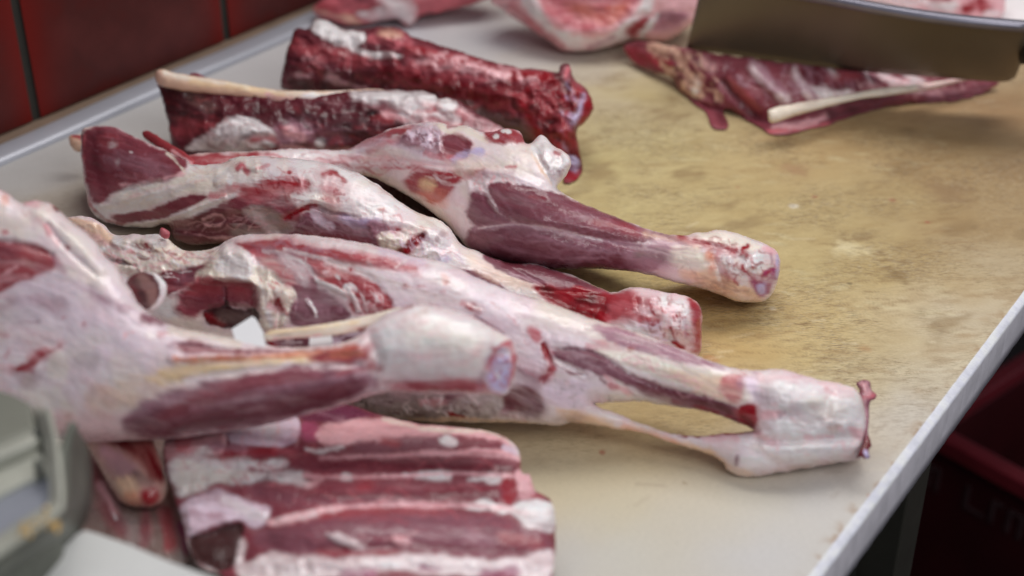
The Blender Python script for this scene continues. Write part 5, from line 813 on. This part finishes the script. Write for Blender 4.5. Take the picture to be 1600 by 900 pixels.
# rib slab in front
rs = thing('rib_slab', 580, 770, 0, 'thick slab of dark red meat striped with white fat at the bottom centre', 'meat rack')
piece('slab', [(258,672),(264,660),(282,657),(312,655),(350,650),(390,643),(440,640),(480,636),(520,631),(550,633),(585,645),(620,654),(660,662),(710,667),(755,672),(785,680),(805,694),(812,710),(816,738),(828,742),(834,765),(848,772),(860,782),(868,810),(868,850),(864,900),
      (860,960),(700,985),(500,985),(420,960),(352,904),(318,890),(300,872),(290,842),(284,812),(276,790),(268,760),(258,735),(254,700)],
      [(262,680,.040),(540,640,.040),(800,690,.040),(300,870,.030),(860,900,.030),(560,780,.045)], MEAT, rs, mode='idw', s=2, k=.42, jit=.25, base='M', seed=51, rough=1.2, mottle=.14, grain=(28, 4), tmax=60,
      split=[('dark_cut_face', [(292,838),(330,825),(372,812),(384,822),(372,850),(368,880),(350,900),(310,885),(294,868)])],  # dark brown end of the slab, a solid cut face
      patches=[('p','P',[(262,662),(310,655),(350,651),(352,700),(330,720),(290,735),(262,730),(256,700)],0,4,5,.8),('p','Q',[(276,676),(300,660),(350,656),(352,672),(310,680),(296,700),(280,705),(272,690)],0,3,4,.85),('s','S',[(320,662),(350,662)],6,3,3,.8),('s','P',[(300,676),(330,672)],5,4,4,.7),
       ('p','I',[(352,656),(390,645),(440,640),(462,650),(470,668),(465,688),(445,698),(400,697),(362,694),(354,675)],0,3,4,.95),('s','W',[(370,660),(410,665),(420,680)],14,10,6,.5),('s','J',[(430,686),(450,690),(470,676)],5,4,6,.35),
       ('p',(110,45,72),[(462,644),(500,636),(530,632),(565,640),(585,648),(560,656),(530,662),(500,658),(474,656)],0,4,4,.95),('s','V',[(500,645),(535,655)],3,4,5,.5),('p',(160,72,104),[(470,664),(484,660),(500,668),(498,684),(476,686)],0,4,4,.8),
       ('p','P',[(500,668),(560,655),(600,652),(660,664),(740,670),(790,684),(806,698),(780,692),(720,680),(640,684),(560,692),(500,694)],0,4,4,.9),('s','C',[(600,655),(680,672),(760,674),(804,694)],3,3,3,.7),('s','P',[(520,690),(600,684)],5,5,4,.5),
       ('s','V',[(325,700),(350,698),(380,702)],6,5,5,.7),('p','W',[(268,712),(300,708),(325,705),(352,716),(380,718),(400,724),(430,716),(450,724),(440,735),(470,732),(476,742),(480,758),(455,755),(420,752),(370,754),(330,760),(290,776),(278,776),(268,750)],0,6,7,.92),
       ('p','C',[(275,720),(330,730),(400,740),(340,756),(285,770)],0,8,6,.5),('s','R',[(328,714),(360,712),(400,706),(430,706)],4,4,6,.55),('s','Q',[(430,700),(470,710),(490,700)],6,5,6,.5),('s','W',[(480,702),(500,706),(524,700),(536,698)],3,3,3,.8),('s','M',[(390,733),(420,736),(440,733)],2.5,2,4,.8),
       ('s','P',[(480,742),(500,748),(480,758)],5,4,4,.7),('s','D',[(500,720),(600,726),(700,728),(800,736)],8,7,4,.55),('s','P',[(590,712),(640,712),(680,706)],3,4,4,.4),('s','U',[(560,700),(640,695),(700,688)],8,8,5,.5),('s','S',[(600,690),(620,694)],5,4,4,.6),
       ('p','W',ell(700,690,15,8,5),0,3,3,.95),('s','P',[(660,706),(700,708),(750,704),(790,708),(812,716)],4,3,3,.85),('s','I',[(790,700),(805,706)],6,3,3,.7),('s','F',[(800,690),(812,712)],3,3,2,.7),
       ('s','Q',[(490,742),(560,746),(640,744)],2.5,3,3,.6),('p','W',[(630,742),(660,738),(700,734),(706,742),(700,752),(670,750)],0,3,3,.9),('p','W',ell(542,746,10,6,10),0,3,3,.85),('p','R',ell(570,758,13,11),0,7,5,.45),('p','W',[(732,750),(760,742),(782,740),(790,748),(776,756),(750,752)],0,3,3,.9),
       ('p','R',[(784,752),(796,742),(806,744),(812,760),(806,776),(796,788),(786,776)],0,4,4,.85),('p','P',[(806,738),(828,742),(836,765),(830,778),(812,776)],0,3,4,.85),('s','S',[(834,776),(846,775)],3,3,3,.8),
       ('p','I',[(284,790),(300,776),(330,768),(360,770),(380,780),(400,790),(418,794),(420,806),(410,820),(396,824),(375,812),(340,818),(310,832),(292,838),(284,815)],0,5,4,.95),('s','V',[(300,800),(320,806),(345,806)],5,5,5,.6),('s','W',[(350,780),(390,800),(410,806)],8,6,4,.6),
       ('s','U',[(400,770),(450,780),(560,785),(650,780)],9,9,5,.4),('p','P',[(420,812),(460,800),(520,790),(580,784),(640,784),(700,790),(660,794),(580,792),(520,800),(470,814),(430,822)],0,3,4,.9),('s','W',[(430,814),(470,806),(530,794)],4,3,3,.8),
       ('p','W',[(728,792),(745,784),(762,778),(772,786),(790,790),(800,796),(790,802),(760,796),(735,798)],0,3,4,.95),('p','W',[(800,792),(815,784),(835,782),(862,786),(870,810),(866,830),(845,830),(820,822),(804,808)],0,3,4,.97),
       ('p','U',[(400,836),(460,820),(540,806),(620,804),(700,808),(770,806),(810,822),(850,836),(852,860),(800,874),(720,868),(640,858),(560,862),(480,866),(420,860)],0,6,5,.6),('s','S',[(500,806),(600,798),(680,800)],4,5,4,.6),('s','U',[(640,824),(700,830),(720,845)],14,12,7,.4),
       ('p','F',ell(541,846,32,8,22),0,3,3,.9),('p','P',ell(626,846,16,8,20),0,3,3,.9),('s','R',[(500,862),(560,866),(620,862)],3,4,4,.6),('s','V',[(740,836),(762,850)],10,6,8,.4),('s','S',[(790,840),(840,850)],8,8,5,.5),
       ('p','F',[(384,880),(420,864),(500,870),(580,866),(660,864),(740,872),(800,872),(860,862),(864,900),(840,910),(780,894),(700,900),(620,890),(560,900),(500,905),(400,915),(370,895)],0,4,5,.92),('s','J',[(540,900),(580,896)],8,5,4,.7),('s','J',[(660,888),(685,890)],4,3,4,.7),('s','J',[(760,900),(800,896)],10,6,4,.6),('s','F',[(376,850),(372,880),(390,900)],8,5,4,.9),
       ('s','P',[(476,744),(560,746),(640,744),(720,740),(800,744)],2.6,3,2,.8), ('s','P',[(430,816),(520,794),(620,788),(720,790),(800,794)],3.2,3,2,.8), ('s','P',[(500,716),(600,712),(700,708),(812,716)],2.8,3,2,.7), ('s','D',[(500,728),(640,730),(800,734)],3.5,4,2,.6), ('s','D',[(470,772),(600,776),(780,772)],5,5,2,.55), ('s','D',[(500,855),(640,852),(820,862)],4,5,2,.5), *scatter([(480,700),(800,700),(810,850),(450,860)], 24, 'Q', 60, 1.6, 2, 3, .35, 51, 2.5), *scatter([(350,660),(460,645),(465,690),(360,695)], 14, 'P', 14, 1.6, 60, 30, .5, 52, 2), *scatter([(280,710),(450,720),(470,755),(290,770)], 22, 'Q', 12, 1.6, 10, 30, .5, 53, 2),
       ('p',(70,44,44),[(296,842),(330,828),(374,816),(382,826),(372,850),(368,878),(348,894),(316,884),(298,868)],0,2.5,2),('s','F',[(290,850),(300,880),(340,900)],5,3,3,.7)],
      bumps=[('l',[(262,700),(480,720),(470,760),(290,780)],0,6,8),('l',[(380,870),(860,868),(860,900),(400,905)],0,6,9),('p',[(296,842),(370,818),(378,840),(364,880),(340,892),(300,868)],0,5,-5),('s',[(500,712),(640,722),(800,726)],12,12,7),('s',[(420,762),(560,770),(780,764)],14,12,8),('s',[(450,832),(600,824),(840,840)],20,16,10),('s',[(480,744),(640,746),(780,748)],3,7,-5),
       ('s',[(430,816),(560,792),(760,796)],3,7,-5),('s',[(460,690),(600,680),(760,684)],8,8,4),('p',[(290,790),(350,772),(415,800),(380,812),(300,834)],0,10,8),('p',ell(836,806,30,20),0,10,8),('p',ell(541,846,30,8,22),0,5,6),('p',ell(626,846,15,8,20),0,5,4),('p',ell(795,764,12,18),0,6,-4),
       ('p',[(356,660),(440,645),(465,680),(400,694)],0,8,5),('s',[(352,655),(354,695)],2,4,-5),('s',[(300,705),(400,712),(470,706)],4,6,-5),('p',ell(700,690,14,8),0,4,4),('s',[(400,880),(600,876),(840,880)],10,8,6),('s',[(660,708),(812,714)],3,5,3)])

# darker pieces at lower left
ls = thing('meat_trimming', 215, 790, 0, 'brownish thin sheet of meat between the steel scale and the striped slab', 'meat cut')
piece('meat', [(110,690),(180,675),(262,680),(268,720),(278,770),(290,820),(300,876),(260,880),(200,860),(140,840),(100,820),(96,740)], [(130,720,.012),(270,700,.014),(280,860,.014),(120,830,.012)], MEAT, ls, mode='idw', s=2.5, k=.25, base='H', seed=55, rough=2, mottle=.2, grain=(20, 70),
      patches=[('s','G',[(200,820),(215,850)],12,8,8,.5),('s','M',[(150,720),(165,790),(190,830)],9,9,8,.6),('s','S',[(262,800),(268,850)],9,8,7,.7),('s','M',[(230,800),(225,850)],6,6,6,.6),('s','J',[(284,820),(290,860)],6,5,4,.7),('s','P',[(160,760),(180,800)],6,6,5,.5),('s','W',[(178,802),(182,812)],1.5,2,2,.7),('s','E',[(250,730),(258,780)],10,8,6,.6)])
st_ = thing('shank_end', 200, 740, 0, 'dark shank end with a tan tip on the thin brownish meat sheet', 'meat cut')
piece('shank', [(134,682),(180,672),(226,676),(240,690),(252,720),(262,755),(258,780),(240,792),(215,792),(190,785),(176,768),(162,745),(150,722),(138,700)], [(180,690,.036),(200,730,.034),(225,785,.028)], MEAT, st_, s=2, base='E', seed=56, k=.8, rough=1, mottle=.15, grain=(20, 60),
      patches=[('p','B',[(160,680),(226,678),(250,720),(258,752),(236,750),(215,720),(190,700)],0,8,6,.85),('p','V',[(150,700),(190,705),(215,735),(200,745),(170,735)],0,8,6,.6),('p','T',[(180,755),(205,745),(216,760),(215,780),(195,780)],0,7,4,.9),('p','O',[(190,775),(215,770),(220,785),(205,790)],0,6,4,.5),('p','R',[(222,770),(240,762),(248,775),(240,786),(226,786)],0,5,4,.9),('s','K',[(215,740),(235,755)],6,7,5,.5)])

# steel scale corner, close to the camera
sc_ = thing('weighing_scale', 40, 780, 0, 'steel scale with a grey-green side and pale framed plate, bottom left corner', 'scale')
Mshell = plain('scale_shell_grey_green', lin((108, 110, 100))*.95, .5, .25, .28, 40, .1); Mframe = plain('scale_frame_pale', lin((172, 172, 160))*.95, .5, .1, .12, 30, .1)
Mplate = plain('scale_plate_blue_grey', lin((150, 154, 165))*.95, .35, .3, .12, 14); Mtop = plain('scale_head_beige', lin((128, 129, 118))*.95, .5, .2, .12, 12); Mbolt = plain('bolt_dark', (.03, .035, .03), .5)
Mcrumb = plain('yellow_fat_crumbs', lin((205, 170, 105)), .5)
def pris_px(name, px, z0, z1, m, bev=.002, parent=sc_):
    return prism(name, [tuple(at(x, y, z1)[:2]) for x, y in px], z0, z1, m, parent, bev)
ZS = .150
def ribbon(name, top, h0, m, th=.003, parent=sc_, bot=None):
    """upright bent sheet: top edge through pixel points at height z, dropping to the given heights, with real thickness"""
    T = [at(x, y, z) for x, y, z in interp(top, 40)]; B = [at(x, y, z) for x, y, z in interp(bot, 40)]; V = []; n = 40
    for i in range(n):
        t_ = T[min(i+1, n-1)]-T[max(i-1, 0)]; nn = np.cross(t_, T[i]-B[i]); nn /= np.linalg.norm(nn)+1e-9
        for s_ in (0, 1):
            for k_ in range(5): V.append(B[i]+(T[i]-B[i])*k_/4+nn*th*s_+nn*.0012*math.sin(k_*1.6))
    ix_ = lambda i, s_, k_: i*10+s_*5+k_; Q = []
    for i in range(n-1):
        for k_ in range(4): Q += [(ix_(i, 0, k_), ix_(i+1, 0, k_), ix_(i+1, 0, k_+1), ix_(i, 0, k_+1)), (ix_(i, 1, k_), ix_(i, 1, k_+1), ix_(i+1, 1, k_+1), ix_(i+1, 1, k_))]
        Q += [(ix_(i, 0, 4), ix_(i+1, 0, 4), ix_(i+1, 1, 4), ix_(i, 1, 4)), (ix_(i, 0, 0), ix_(i, 1, 0), ix_(i+1, 1, 0), ix_(i+1, 0, 0))]
    for i in (0, n-1): Q += [(ix_(i, 0, k_), ix_(i, 0, k_+1), ix_(i, 1, k_+1), ix_(i, 1, k_)) for k_ in range(4)]
    return link(name, mesh_from(name, V, Q), m, parent)
ribbon('shell', [(118,660,ZS+.004),(100,710,ZS-.002),(96,760,ZS-.004),(86,800,ZS-.006),(60,830,ZS-.006),(0,872,ZS-.006),(-60,915,ZS-.006)], 0, Mshell,
       bot=[(124,674,.128),(142,712,.112),(144,760,.104),(140,800,.096),(118,842,.092),(60,896,.09),(0,940,.09)])
ribbon('rim', [(80,640,ZS+.008),(92,690,ZS+.008),(99,740,ZS+.006),(101,790,ZS+.004),(92,806,ZS+.003),(50,838,ZS+.002),(0,872,ZS),(-40,900,ZS)], 0, Mframe,
       bot=[(66,642,ZS),(76,690,ZS),(84,740,ZS),(86,780,ZS-.002),(78,796,ZS-.002),(44,816,ZS-.003),(0,846,ZS-.004),(-40,874,ZS-.004)])
pris_px('plate', [(-60,800),(0,768),(40,748),(84,734),(86,775),(80,800),(40,822),(0,850),(-60,885)], ZS-.012, ZS-.004, Mplate)
pris_px('frame', [(-60,742),(0,716),(50,692),(60,700),(84,730),(84,737),(40,751),(0,771),(-60,803)], ZS-.010, ZS-.001, Mframe)
pris_px('crossbar', [(-60,720),(0,694),(48,672),(62,672),(62,680),(52,692),(0,714),(-60,742)], ZS-.002, ZS+.006, Mframe, .004)
pris_px('head', [(-60,590),(0,606),(24,614),(50,628),(56,650),(60,674),(46,676),(0,696),(-60,722)], ZS-.006, ZS+.002, Mtop, .004)
pris_px('corner_strip', [(52,628),(70,638),(82,646),(90,690),(84,728),(66,702),(60,672)], ZS-.008, ZS, Mframe, .003)
for bx, by, r in ((58,722,6),(58,672,5)):
    pris_px('bolt', ell(bx, by, r, r, 0, 12), ZS-.001, ZS+.008, Mbolt, .001)
rg = random.Random(8)
VC = []; QC = []
for i in range(26):
    t_ = rg.random(); x, y = 92-70*t_+rg.uniform(-9, 9), 790+50*t_+rg.uniform(-9, 9) 
    if i < 9: x, y = rg.uniform(66, 90), rg.uniform(815, 832)
    c_ = at(x, y, ZS+.004); r_ = rg.uniform(.0008, .0024); n0 = len(VC)
    for d_ in ((1,0,0),(-1,0,0),(0,1,0),(0,-1,0),(0,0,1),(0,0,-1)): VC.append(c_+np.array(d_)*r_*rg.uniform(.7, 1.2))
    for a_, b_ in ((0,2),(2,1),(1,3),(3,0)): QC += [(n0+a_, n0+b_, n0+4), (n0+b_, n0+a_, n0+5)]
tag(link('fat_crumbs', mesh_from('fat_crumbs', VC, QC), Mcrumb), 'yellowish crumbs of fat stuck on the edge of the steel scale', 'crumbs', kind='stuff')
# body that carries the scale down to the board
pris_px('base', [(-60,640),(40,650),(78,700),(80,770),(40,815),(-60,870)], .003, ZS-.014, Mshell, .004)
# white sheet under the scale
Mwhite = plain('white_plastic_sheet', alb((194, 194, 192))*.72, .5, 0, .03)
wz = .095
tag(prism('white_board', [tuple(at(x, y, wz)[:2]) for x, y in ((132,824),(150,829),(200,846),(262,872),(300,886),(345,902),(430,960),(300,1100),(-100,1100),(-80,950),(60,860))], wz-.012, wz, Mwhite, None, .003),
    'small white board in front of the striped slab beside the steel scale', 'board')
